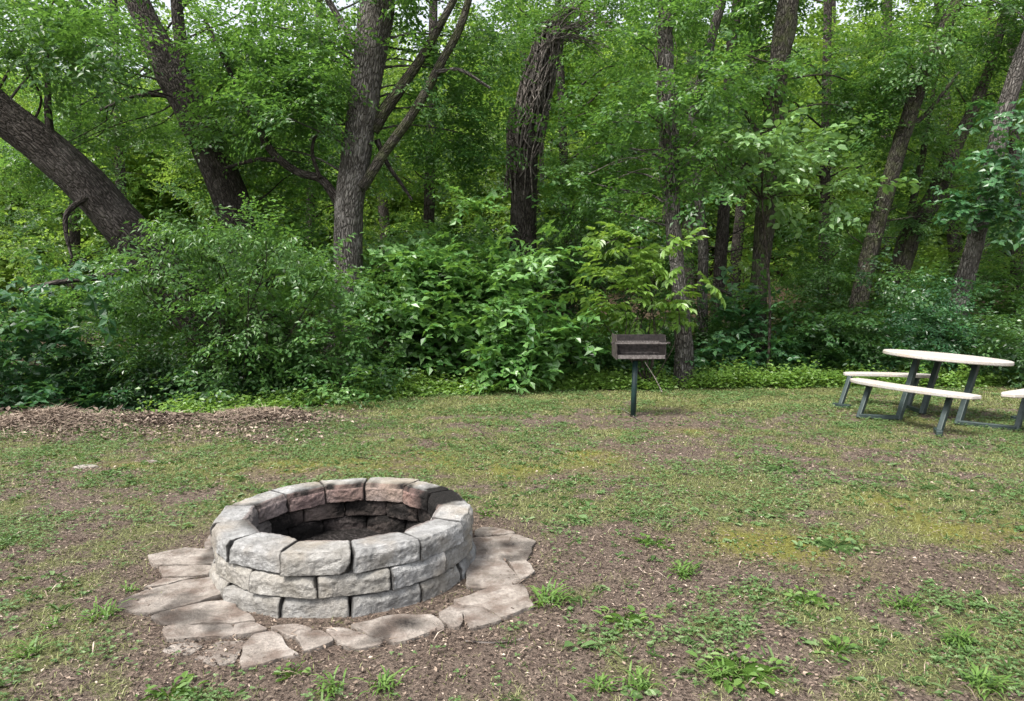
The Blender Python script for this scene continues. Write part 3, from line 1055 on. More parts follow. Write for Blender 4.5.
def add_poly_prism(bm, pts, nrm, thick):
    """flat polygon pts (world) pushed along nrm"""
    nrm = np.array(nrm, float)
    a = [bm.verts.new(tuple(p)) for p in pts]
    b = [bm.verts.new(tuple(np.array(p) + nrm * thick)) for p in pts]
    n = len(pts)
    bm.faces.new(a[::-1])
    bm.faces.new(b)
    for k in range(n):
        bm.faces.new((a[k], a[(k + 1) % n], b[(k + 1) % n], b[k]))
    bmesh.ops.recalc_face_normals(bm, faces=bm.faces)


gb = G(633, 416.5)
gxc, gyc = gb[0], gb[1]
grill = thing('charcoal_grill', (gxc, gyc, 0), 'rusty park charcoal grill on a dark green post', 'grill')
bm = bmesh.new()
r = bmesh.ops.create_cone(bm, cap_ends=True, segments=20, radius1=.034, radius2=.034, depth=.80)
bmesh.ops.translate(bm, verts=r['verts'], vec=(gxc, gyc, .36))
bmesh.ops.rotate(bm, verts=bm.verts, cent=(gxc, gyc, 0), matrix=__import__('mathutils').Matrix.Rotation(math.radians(1.6), 3, 'Y'))
from_bm('post', bm, M['green_post'], grill, True)
cxg = gxc + .055
zb, zt, hw, yf, yb =   .735, 1.02, .290, gyc - .20, gyc + .20
bm = bmesh.new()
add_box(bm, (cxg - hw, yf, zb), (cxg + hw, yb, zb + .008))                       # floor plate
add_box(bm, (cxg - hw, yb - .006, zb + .009), (cxg + hw, yb, zt - .012))         # back
add_box(bm, (cxg - hw, yf, zb + .009), (cxg + hw, yf + .006, zb + .045))         # low front lip
from_bm('firebox', bm, M['sooty'], grill)
bm = bmesh.new()
add_box(bm, (cxg - hw + .008, yf - .008, zb - .004), (cxg + hw - .008, yf - .001, zb + .04))
from_bm('front_lip', bm, M['worn'], grill)
for s in (-1, 1):
    x0 = cxg + s * hw
    bm = bmesh.new()
    pts = [(x0, yf + .0, zb - .02), (x0, yb, zb + .009), (x0, yb, zt), (x0, yb - .10, zt), (x0, yf + .03, zt - .005), (x0, yf + .03, zt - .05), (x0, yf, zt - .08)]
    add_poly_prism(bm, pts, (s, 0, 0), .007)
    from_bm('side_plate', bm, M['sooty'] if s > 0 else M['rust'], grill)
bm = bmesh.new()
zg = zb + .175
for k in range(17):                                                              # bars of the cooking grate
    x0 = cxg - hw + .02 + k * (2 * hw - .04) / 16
    add_box(bm, (x0 - .004, yf + .005, zg), (x0 + .004, yb - .02, zg + .009))
add_box(bm, (cxg - hw + .004, yb - .05, zg + .0095), (cxg + hw - .004, yb - .038, zg + .018))
add_box(bm, (cxg - hw - .03, yf - .012, zg + .0), (cxg + hw + .012, yf + .003, zg + .016))
grate = from_bm('cooking_grate', bm, M['worn'], grill)
for s in (-1, 1):
    bm = bmesh.new()
    x0 = cxg + s * hw + (-.032 if s < 0 else .014)
    lo, hi = sorted((x0, x0 + s * .040))
    add_box(bm, (lo, yf - .018, zg - .001), (hi, yf + .008, zg + .024), .006)
    from_bm('handle', bm, M['rust'], grate)
bm = bmesh.new()
add_box(bm, (cxg - .085, gyc - .09, zb - .034), (cxg + .095, gyc + .09, zb - .002), .006)
from_bm('swivel_bracket', bm, M['rust'], grill)
bm = bmesh.new()
for k in range(11):
    a = random.uniform(0, PI)
    c = np.array([cxg + -.2 + .04 * k, gyc + random.uniform(-.03, .03), zb + .035])
    vs = add_box(bm, c - .03, c + np.array([.05, .03, .03]), .01)
from_bm('charcoal', bm, M['sooty'], grill)

# ------------------------------------------------------------------ round picnic table with three curved benches
t = NT('off_white_coated_tabletop')
p = t.coord('Object')
n1 = t.noise(55, 4, .7, p)
n2 = t.noise(4, 4, .6, p)
col = t.ramp(n1, [(.3, (.25, .235, .215)), (.55, (.38, .362, .338)), (.75, (.46, .443, .415))])
col = t.mix(t.ramp(n2, [(.42, 0), (.7, .65)]), col, (.36, .29, .23))
M['top'] = t.done(t.pbsdf(col, .6, t.bump(n1, .2, .004), 0, .3))
t = NT('grey_green_steel_tube')
n1 = t.noise(14, 4, .6, t.coord('Object'))
col = t.ramp(n1, [(.35, (.015, .027, .026)), (.7, (.032, .049, .046))])
M['tube'] = t.done(t.pbsdf(col, .5, None, .1, .4))

TC = np.array([5.25, 8.24, .768])
FC = np.array([4.98, 8.13, 0])
table = thing('picnic_table', (FC[0], FC[1], 0), 'round off-white picnic table with curved benches on leaning grey-green legs', 'picnic table')


def slab(bm, outline, z0, z1, bev):
    vs = [bm.verts.new((x, y, z0)) for x, y in outline]
    f = bm.faces.new(vs)
    r = bmesh.ops.extrude_face_region(bm, geom=[f])
    tv = [e for e in r['geom'] if isinstance(e, bmesh.types.BMVert)]
    for v in tv:
        v.co.z = z1
    bmesh.ops.recalc_face_normals(bm, faces=bm.faces)
    es = [e for e in bm.edges if e.is_manifold and abs(e.calc_face_angle(0)) > .9]
    bmesh.ops.bevel(bm, geom=es, offset=bev, segments=3, affect='EDGES', profile=.5)


import mathutils
bm = bmesh.new()
slab(bm, [(TC[0] + .77 * math.cos(a) * .875, TC[1] + .77 * .875 * math.sin(a)) for a in np.linspace(0, 2 * PI, 64, endpoint=False)], TC[2] - .045, TC[2], .012)
bmesh.ops.rotate(bm, verts=bm.verts, cent=Vector(TC), matrix=mathutils.Matrix.Rotation(math.radians(4.0), 3, 'Y') @ mathutils.Matrix.Rotation(math.radians(1.4), 3, 'X'))
from_bm('tabletop', bm, M['top'], table, False)


def tube_between(bm, a, b, w, bev=.008):
    a, b = Vector(a), Vector(b)
    d = b - a
    r = bmesh.ops.create_cube(bm, size=1)
    vs = r['verts']
    for v in vs:
        v.co = Vector((v.co.x * w, v.co.y * w, v.co.z * d.length))
    es = [e for e in {e for v in vs for e in v.link_edges}]
    rr = bmesh.ops.bevel(bm, geom=es, offset=bev, segments=2, affect='EDGES', profile=.5)
    allv = list({v for f in rr['faces'] for v in f.verts} | {v for v in vs if v.is_valid})
    q = d.to_track_quat('Z', 'Y')
    for v in allv:
        v.co = q @ v.co + (a + b) / 2


def pol(c, deg, r, z):
    return np.array([c[0] + r * math.cos(math.radians(deg)), c[1] + r * math.sin(math.radians(deg)), z])


LEAN = np.array([.19, .12])


def bench_outline(a, b, bulge, wid):
    """a gently curved plank from a to b, bulging away from the table, with narrowed round ends"""
    a, b = np.array(a, float), np.array(b, float)
    t_ = np.linspace(0, 1, 25)
    d = (b - a) / np.linalg.norm(b - a)
    nrm = np.array([d[1], -d[0]])
    if nrm @ (FC[:2] + LEAN - (a + b) / 2) > 0:
        nrm = -nrm
    mid = a + (b - a) * t_[:, None] + nrm * (bulge * (1 - (2 * t_ - 1) ** 2))[:, None]
    half = wid / 2 * (1 - np.abs(2 * t_ - 1) ** 9 * .55)
    o, i_ = mid + nrm * half[:, None], mid - nrm * half[:, None]
    return [tuple(q) for q in o] + [tuple(q) for q in i_[::-1]]


BENCHES = [((4.33, 8.60), (4.76, 6.94), (4.22, 8.24), (4.53, 7.18), 0),
           ((5.62, 8.98), (4.55, 9.32), (5.24, 8.98), (4.40, 9.10), 1),
           ((5.19, 7.10), (6.62, 8.20), (5.52, 7.40), (6.10, 8.05), 2)]
LEGF = [(4.62, 8.10), (5.16, 8.53), (5.12, 7.77)]
for k, (ea, eb, fa, fb, q_) in enumerate(BENCHES):
    lf = np.array([*LEGF[k], 0.0])
    top_ = np.array([LEGF[k][0] + .30, LEGF[k][1] + .16])
    lt_ = np.array([*top_, TC[2] - .05 - math.tan(math.radians(4)) * (top_[0] - TC[0])])
    bm = bmesh.new()
    tube_between(bm, lf, lt_, .062)
    from_bm('leg', bm, M['tube'], table)
    bm = bmesh.new()
    slab(bm, bench_outline(ea, eb, .09, .27), .410, .452, .010)
    from_bm('bench_seat', bm, M['top'], table)
    for q, ft in enumerate((fa, fb)):
        ft = np.array([*ft, 0.0])
        tp = ft + np.array([LEAN[0], LEAN[1], .409])
        bm = bmesh.new()
        tube_between(bm, ft, tp, .055)
        from_bm('bench_leg', bm, M['tube'], table)
        bm = bmesh.new()
        if q == 0:
            tube_between(bm, ft + np.array([0, 0, .030]), lf + np.array([0, 0, .031]), .052)
        else:
            dr = norm(ft - np.array([FC[0], FC[1], 0]))
            tube_between(bm, ft - dr * .15 + np.array([0, 0, .026]), ft + dr * .09 + np.array([0, 0, .027]), .060)
        from_bm('foot_rail', bm, M['tube'], table)


# ------------------------------------------------------------------ trees
def on_ground(p):
    return np.array([p[0], p[1], float(terr(p[0], p[1])) - .06])


def branch_to(tb, a, b, r0, sag=.12, seed=0, sides=5):
    a, b = np.array(a), np.array(b)
    L = np.linalg.norm(b - a)
    m1 = a + (b - a) * .35 + np.array([rng.normal(0, .06), rng.normal(0, .06), sag]) * L
    m2 = a + (b - a) * .7 + np.array([rng.normal(0, .07), rng.normal(0, .07), sag * .8]) * L
    tb.add([a, m1, m2, b], [r0, r0 * .75, r0 * .5, r0 * .22], sides, 5, .15, seed)


def crown(fo, tb, spine, boxes, kind, scale, tint, branches=True, r0=.022):
    """boxes: (x0,x1,y0,y1, Y0,Y1, count, clump radius, twigs per clump), picture coordinates of where the crown hangs"""
    sc, sr = spine
    for (x0, x1, y0, y1, Y0, Y1, n, rad, ns) in boxes:
        for _ in range(n):
            c = P(rng.uniform(x0, x1), rng.uniform(y0, y1), rng.uniform(Y0, Y1))
            c[2] = max(c[2], float(terr(c[0], c[1])) + .25)
            clump_sprays(fo, kind, c, rad * rng.uniform(.75, 1.25), int(ns * rng.uniform(.7, 1.3)), scale, tint)
            if branches and tb is not None:
                d = np.linalg.norm(sc - (c - np.array([0, 0, .5])), axis=1)
                k = int(np.argmin(d))
                if d[k] < 4.5 and rng.random() < .5:
                    branch_to(tb, sc[k], c, min(r0, sr[k] * .6), rng.uniform(-.02, .14), int(rng.integers(0, 99)))


def tree(name, label, path, Y, bark, limbs=(), boxes=(), kind='elm', leaf='leaf_mid', scale=1.0, tint=.5, flare=.35, group=None, cat='tree', r0=.022, rough=.30, up=None):
    """path [(px, py, width px)] from the ground up; Y distance or list of distances"""
    n = len(path)
    Ys = Y if isinstance(Y, (list, tuple)) else [Y] * n
    pts = [P(a, b, yy) for (a, b, w), yy in zip(path, Ys)]
    rad = [w * .86 / 2 * yy / F for (a, b, w), yy in zip(path, Ys)]
    base = on_ground(pts[0])
    pts[0] = base
    root = thing(name, base, label, cat, group)
    tb = Tubes()
    sd = int(rng.integers(0, 60))
    spine = tb.add(pts, rad, 16, 9, rough, sd, flare)
    for (lp, lY, *lbk) in limbs:
        lpts = [P(a, b, lY + k * .0) for k, (a, b, w) in enumerate(lp)]
        lb = Tubes()
        lb.add(lpts, [w * .85 / 2 * lY / F for (a, b, w) in lp], 10, 7, .22, int(rng.integers(0, 60)))
        lb.build('limb', M[lbk[0]] if lbk else bark, root)
    if boxes:
        fo = Foliage()
        crown(fo, tb, spine, boxes, kind, scale, tint, True, r0)
        fo.build('crown', M[leaf], root)
    tb.build('trunk', bark, root)
    return root, spine


# 1 the big trunk leaning in from the upper left
tree('leaning_tree', 'thickest tree trunk, leaning steeply up to the left edge above the leaf heap',
     [(250, 400, 56), (208, 325, 50), (135, 240, 47), (70, 170, 46), (0, 113, 45), (-120, 20, 44), (-260, -130, 36)], [11.0, 10.8, 10.5, 10.3, 10.1, 9.7, 9.4], M['bark_dark'],
     limbs=[([(52, 150, 10), (48, 110, 8), (47, 60, 5), (40, 10, 4)], 10.15), ([(88, 196, 8), (68, 212, 6), (66, 232, 5), (72, 258, 3)], 10.1),
            ([(140, 262, 14), (110, 275, 10), (70, 280, 7), (20, 290, 4)], 10.4)],
     boxes=[(30, 130, 15, 75, 9.2, 10.2, 6, .40, 15), (-60, 60, -20, 50, 9.2, 10.2, 4, .45, 15), (-60, 110, -60, 50, 10.2, 11.5, 8, .60, 20), (-40, 60, -150, -60, 9.5, 11.5, 5, .8, 20)], kind='elm', leaf='leaf_mid', tint=.50, rough=.25)
# 2 the second leaning trunk, forked
tree('forked_tree', 'dark forked trunk leaning left, second tree from the left edge',
     [(290, 400, 44), (262, 300, 40), (232, 205, 38), (203, 135, 37), (178, 85, 36), (150, 30, 29), (125, -30, 23), (95, -120, 15)], 13, M['bark_dark'],
     limbs=[([(190, 100, 18), (184, 60, 16), (176, 0, 13), (172, -90, 9)], 13.0), ([(236, 150, 5), (252, 110, 4), (268, 70, 3)], 13), ([(182, 98, 6), (140, 95, 4), (100, 110, 3)], 12.9)],
     boxes=[(215, 330, 35, 100, 11.2, 12.4, 7, .40, 17), (60, 130, 50, 100, 11.6, 12.6, 3, .36, 14), (40, 300, -30, 150, 13.4, 15, 20, .62, 20), (210, 340, 90, 200, 12.2, 14, 12, .5, 17), (0, 160, 110, 210, 13, 15, 10, .55, 17), (60, 330, -160, -30, 12, 15, 10, .85, 20), (180, 330, 20, 110, 11.6, 12.4, 6, .5, 18)], kind='elm', leaf='leaf_mid', tint=.58)
# 3 the tall main trunk
tree('tall_tree', 'tall grey trunk with forking limbs rising through the picture left of the bright leafy bush',
     [(341, 398, 44), (347, 290, 33), (349, 215, 32), (357, 150, 33), (367, 80, 35), (376, 15, 38), (386, -60, 32), (396, -170, 22)], 11.6, M['bark'],
     limbs=[([(372, 130, 17), (392, 100, 14), (420, 60, 11), (440, 25, 9), (470, -30, 7)], 11.65, 'bark_moss'),
            ([(362, 188, 13), (385, 152, 12), (412, 115, 11), (440, 65, 10), (462, 22, 9), (478, -40, 7)], 11.45, 'bark_moss'),
            ([(340, 205, 12), (322, 180, 10), (298, 172, 9), (272, 152, 9), (250, 112, 8), (236, 84, 6), (205, 20, 4)], 11.7, 'bark_dark'),
            ([(276, 160, 6), (255, 160, 5), (225, 168, 3)], 11.7, 'bark_dark'), ([(320, 178, 5), (312, 150, 4), (322, 128, 3), (345, 124, 2)], 11.6, 'bark_dark'),
            ([(360, 52, 9), (345, 28, 8), (322, -10, 7)], 11.5), ([(377, 140, 7), (388, 165, 5), (402, 185, 4), (412, 200, 3)], 11.8, 'bark_dark'),
            ([(436, 72, 5), (460, 70, 4), (490, 88, 3)], 11.4)],
     boxes=[(230, 345, 15, 140, 10.9, 12.4, 12, .50, 18), (395, 520, -10, 150, 11.8, 13.5, 14, .5, 17), (370, 460, 110, 190, 12.4, 14, 6, .5, 16), (230, 520, -160, -10, 10.8, 13.5, 14, .85, 20)],
     kind='elm', leaf='leaf_mid', tint=.55, rough=.22)
# 4 dead trunk wrapped in vines
r4, sp4 = tree('vine_wrapped_tree', 'dark broken trunk wrapped in a tangle of bare grey vines behind the bright leafy bush',
               [(522, 395, 38), (523, 260, 31), (524, 180, 29), (530, 120, 27), (541, 70, 25), (552, 25, 18)], 14, M['bark_dark'],
               limbs=[([(514, 180, 16), (512, 140, 14), (513, 108, 9)], 13.9)],
               boxes=[(470, 640, -60, 50, 14.3, 15.5, 12, .6, 18), (545, 620, 10, 80, 13.4, 13.9, 3, .4, 10)], kind='elm', leaf='leaf_mid', tint=.6)
vb = Tubes()
vr = np.random.default_rng(3)
for k in range(95):
    a, w = vr.uniform(0, 2 * PI), vr.uniform(-1.3, 1.3)
    t0 = vr.uniform(.35, .75)
    n = 7
    pts = []
    for q in range(n):
        s = t0 + (1.0 - t0) * q / (n - 1) * vr.uniform(.85, 1)
        i = min(len(sp4[0]) - 1, int(s * (len(sp4[0]) - 1)))
        c, rad = sp4[0][i], sp4[1][i]
        aa = a + w * q / 3 + vr.normal(0, .3)
        rr_ = rad * vr.uniform(1.0, 1.5) + .02 + .10 * max(0, s - .8)
        pts.append(c + np.array([math.cos(aa) * rr_, math.sin(aa) * rr_, vr.normal(0, .05)]))
    if k % 2 == 0:                                          # a loose end arching off to the right
        e = pts[-1]
        pts.append(e + np.array([vr.uniform(.1, .6), vr.uniform(-.3, .2), vr.uniform(.0, .4)]))
        pts.append(pts[-1] + np.array([vr.uniform(.1, .8), vr.uniform(-.2, .2), vr.uniform(-.5, .3)]))
    vb.add(pts, np.linspace(.016, .009, len(pts)), 5, 5, 0, k)
vb.build('vines', M['vine'], r4)
# 5 the tree beside the grill
r5, sp5 = tree('grill_tree', 'slim straight trunk standing right behind the charcoal grill, bare roots at the lawn edge',
               [(684, 389, 21), (683, 330, 19), (678, 275, 17), (673, 222, 17), (671, 160, 18), (668, 100, 17), (665, 30, 15), (663, -60, 13), (660, -170, 9)], 11.7, M['bark'],
               limbs=[([(676, 250, 5), (690, 240, 4), (702, 225, 3)], 11.6)],
               boxes=[(635, 715, 70, 220, 10.9, 11.4, 11, .32, 11), (560, 660, 60, 215, 11.6, 13.2, 12, .45, 15), (690, 740, 60, 215, 11.4, 12.8, 5, .45, 14), (590, 760, -40, 70, 11.3, 13, 9, .55, 17), (580, 780, -170, -40, 11, 13.5, 8, .85, 20)], kind='shrub', leaf='leaf_mid', tint=.55)
vb = Tubes()
for k in range(26):
    i0 = int(vr.uniform(.30, .6) * len(sp5[0]))
    pts = []
    a = vr.uniform(0, 2 * PI)
    for q in range(6):
        i = min(len(sp5[0]) - 1, i0 + q * 3)
        aa = a + vr.normal(0, .4) + q * .2
        rr_ = sp5[1][i] + .02 + vr.uniform(0, .05)
        pts.append(sp5[0][i] + np.array([math.cos(aa) * rr_, math.sin(aa) * rr_, 0]))
    if k % 2:
        e = pts[0]
        sx = vr.choice([-1, 1])
        pts = [e + np.array([sx * vr.uniform(.5, 1.3), vr.uniform(-.4, .2), vr.uniform(-.5, .1)]), e + np.array([sx * vr.uniform(.2, .6), vr.uniform(-.3, .1), vr.uniform(-.1, .3)])] + pts
    vb.add(pts, np.linspace(.006, .010, len(pts)), 5, 5, 0, k)
vb.build('vines', M['vine'], r5)
# thin one behind it
tree('thin_leaning_tree', 'thin pale trunk leaning right just behind the grill tree',
     [(703, 380, 13), (702, 300, 12), (703, 240, 12), (697, 180, 11), (693, 120, 11), (706, 60, 11), (722, 0, 10), (745, -90, 8)], 14, M['bark'],
     boxes=[(680, 800, -120, 20, 13.5, 15.5, 8, .6, 16)], kind='elm', leaf='leaf_mid', tint=.6)
tree('slender_dark_tree', 'slender dark trunk between the thin leaning tree and the brown straight one',
     [(712, 372, 15), (722, 240, 14), (728, 120, 13), (731, 50, 12), (738, 0, 12), (750, -110, 9)], 17, M['bark_dark'],
     boxes=[(690, 800, 130, 250, 16, 18, 7, .6, 16), (650, 820, -100, 60, 16, 18, 10, .7, 16)], kind='elm', leaf='leaf_mid', tint=.55)
tree('straight_brown_tree', 'straight brown trunk rising right of the grill, behind the pale sapling leaves',
     [(749, 385, 28), (756, 310, 21), (763, 240, 21), (768, 180, 22), (775, 100, 22), (781, 50, 22), (789, 0, 22), (800, -110, 17)], 13, M['bark_moss'],
     limbs=[([(760, 300, 6), (742, 298, 5), (715, 288, 4), (690, 275, 2)], 12.8), ([(770, 150, 6), (750, 120, 5), (735, 95, 3)], 13)],
     boxes=[(745, 820, 62, 95, 12.2, 12.6, 4, .32, 11), (700, 880, 40, 140, 13.6, 15, 13, .5, 16), (680, 900, -60, 30, 13.5, 15.5, 12, .65, 18), (680, 920, -170, -60, 12, 15, 8, .9, 20)], kind='shrub', leaf='leaf_mid', tint=.45)
tree('right_leaning_tree', 'largest right-leaning trunk, between the straight brown tree and the mossy one',
     [(846, 385, 24), (862, 285, 19), (880, 215, 18), (896, 160, 17), (911, 110, 17), (928, 60, 16), (946, 25, 14), (985, -60, 11)], 14, M['bark_moss'],
     limbs=[([(905, 130, 6), (930, 110, 5), (960, 70, 3)], 14)],
     boxes=[(900, 1010, 20, 90, 12.8, 13.6, 6, .42, 14), (840, 1010, -10, 120, 13.6, 15.5, 14, .6, 17), (820, 930, 120, 240, 14.3, 15.8, 9, .5, 15), (840, 1060, -150, -10, 13, 16, 12, .85, 20)], kind='elm', leaf='leaf_mid', tint=.55)
tree('mossy_leaning_tree', 'dark mossy trunk leaning right above the picnic table, with a thin companion stem',
     [(885, 372, 26), (905, 250, 22), (935, 195, 20), (955, 145, 16), (972, 112, 13), (995, 50, 10), (1015, -40, 8)], 15.2, M['bark_moss'],
     limbs=[([(893, 290, 9), (910, 215, 8), (922, 160, 7), (928, 120, 5), (940, 60, 4)], 15.1)],
     boxes=[(900, 1040, 60, 190, 14.6, 16.5, 10, .55, 16)], kind='elm', leaf='leaf_mid', tint=.6)
r10, sp10 = tree('ivy_covered_tree', 'right-hand trunk leaning to the corner above the picnic table, its middle hidden by ivy',
                 [(940, 385, 26), (962, 292, 20), (976, 240, 18), (986, 200, 18), (1000, 130, 18), (1016, 75, 17), (1035, 20, 15), (1070, -90, 11)], 13.4, M['bark'],
                 boxes=[(960, 1100, -60, 70, 13.6, 15, 11, .6, 18), (940, 1120, -170, -60, 12.5, 15, 6, .9, 18)], kind='shrub', leaf='leaf_mid', tint=.4)
iv = Foliage()
for (x, y, rad, ns) in ((1000, 150, .5, 26), (985, 190, .6, 34), (1015, 215, .5, 26), (965, 200, .40, 18), (1005, 110, .35, 14), (1020, 175, .45, 20), (1035, 215, .5, 20)):
    clump_sprays(iv, 'opposite', P(x, y, 12.6 + rng.uniform(-.3, .3)), rad, ns, .85, .5, droop=-.35)
iv.build('ivy', M['leaf_blue'], r10)

# ------------------------------------------------------------------ trees deeper in the woods
BG = [(-30, 19, 15, .4), (75, 21, 12, .6), (310, 18.5, 11, .45), (430, 19, 13, .6), (565, 17.5, 11, .4),
      (745, 22, 12, .6), (825, 19, 12, .5), (885, 25, 13, .7), (950, 20, 14, .5), (1015, 18, 12, .5), (1080, 21, 12, .5),
      (120, 27, 12, .7), (380, 28, 12, .7), (530, 28, 12, .6), (690, 29, 12, .6), (830, 30, 12, .75), (985, 28, 12, .6)]
for k, (x, Y, w, tn) in enumerate(BG):
    lean = rng.uniform(-25, 25)
    hz_ = 304
    gy_ = 304 + (H - float(terr((x - 512) * Y / F, Y))) * F / Y
    path = [(x - lean * .6, gy_ + 4, w * 1.25), (x - lean * .3, gy_ - 90, w), (x + lean * .1, gy_ - 190, w * .9), (x + lean * .5, gy_ - 310, w * .75), (x + lean, gy_ - 470, w * .5)]
    far = Y > 24
    bx = [(x - 95, x + 95, 120, 320, Y - 1.6, Y + 1.6, 14, .8, 14), (x - 105, x + 105, -20, 180, Y - 2, Y + 2, 16, .85, 15), (x - 130, x + 130, -170, -30, Y - 3, Y + 3, 5, 1.3, 17)]  # last box: unseen canopy above the view, added to shade the woods
    tree('background_tree', 'slender trunk deep in the woods, mostly lost among the foliage of nearer trees', path, Y, M['bark_dark'], boxes=bx,
         kind='elm' if not far else 'big', leaf=('leaf_yellow' if (k % 3 == 0 or far) else 'leaf_mid'), scale=1.25 if not far else 1.1, tint=tn, flare=.2,
         group='background trees deep in the woods', r0=.03)

# the far hillside woods, one mass
fo = Foliage()
n = 34000
y = rng.uniform(30, 58, n)
x = rng.uniform(-1, 1, n) * y * .92
z = terr(x, y) + rng.random(n) * 11.5 * (.75 + .5 * fbm(x * .15, y * .15, 66))
keep = fbm(x * .22 + 3, z * .3 + y * .12, 67) > .37
x, y, z = x[keep], y[keep], z[keep]
n = len(x)
fo.sprays('clump', np.stack([x, y, z], -1), rng.uniform(0, 2 * PI, n), rng.normal(0, .4, n), rng.normal(0, .4, n), rng.uniform(1.1, 2.1, n),
          .5 + .9 * (fbm(x * .3, z * .4, 68) - .5) + rng.normal(0, .12, n))
tag(fo.build('far_woods', M['leaf_yellow']), 'sunlit wooded hillside glimpsed through the gaps between the trees', 'woods', kind='stuff')


# ------------------------------------------------------------------ shrubs and saplings along the edge of the woods
def shrub(name, label, px, Y, top, width, kind, leaf, n, scale=1.0, tint=.5, bottom=0.0, cat='shrub', lf=LEAF4, depth=None, droop=-.15, group=None, nst=7, low=.28):
    b = P(px, 304, Y)
    base = on_ground(b)
    ztop = P(px, top, Y)[2]
    hgt = ztop - base[2]
    root = thing(name, base, label, cat, group)
    fo = Foliage(lf)
    rx, ry = width / 2, (depth or width * .8) / 2
    nc = max(5, int(n / 13))
    st = Tubes()
    nl = max(2, int(nc / 4.5))
    lobes = []
    for k in range(nl):                                    # an uneven bush: several lobes of different height
        a = rng.uniform(0, 2 * PI)
        q = rng.uniform(.1, .95) ** .7
        ht = (1.0 if k == 0 else rng.uniform(low, .95)) * hgt
        lobes.append((base[0] + rx * q * math.cos(a) * (.35 if k == 0 else 1), base[1] + ry * q * math.sin(a), ht, rng.uniform(.22, .42) * width))
    for k in range(nc):
        lx, ly, lh, lr = lobes[k % nl]
        fz = bottom + (1 - bottom) * rng.uniform(.12, 1.0) ** .8
        sp_r = lr * (.45 + .9 * (1 - abs(fz - .5)))
        c = np.array([lx + rng.normal(0, .5) * sp_r, ly + rng.normal(0, .5) * sp_r, base[2] + lh * fz - .12])
        clump_sprays(fo, kind, c, .32 * scale * rng.uniform(.7, 1.25), 13, scale, tint, tvar=.13, droop=droop)
        if k < nst:
            branch_to(st, base + np.array([rng.normal(0, .12), rng.normal(0, .12), .03]), c, rng.uniform(.008, .017), .10, k)
    fo.build('foliage', M[leaf], root)
    st.build('stems', M['twig'], root)
    return root


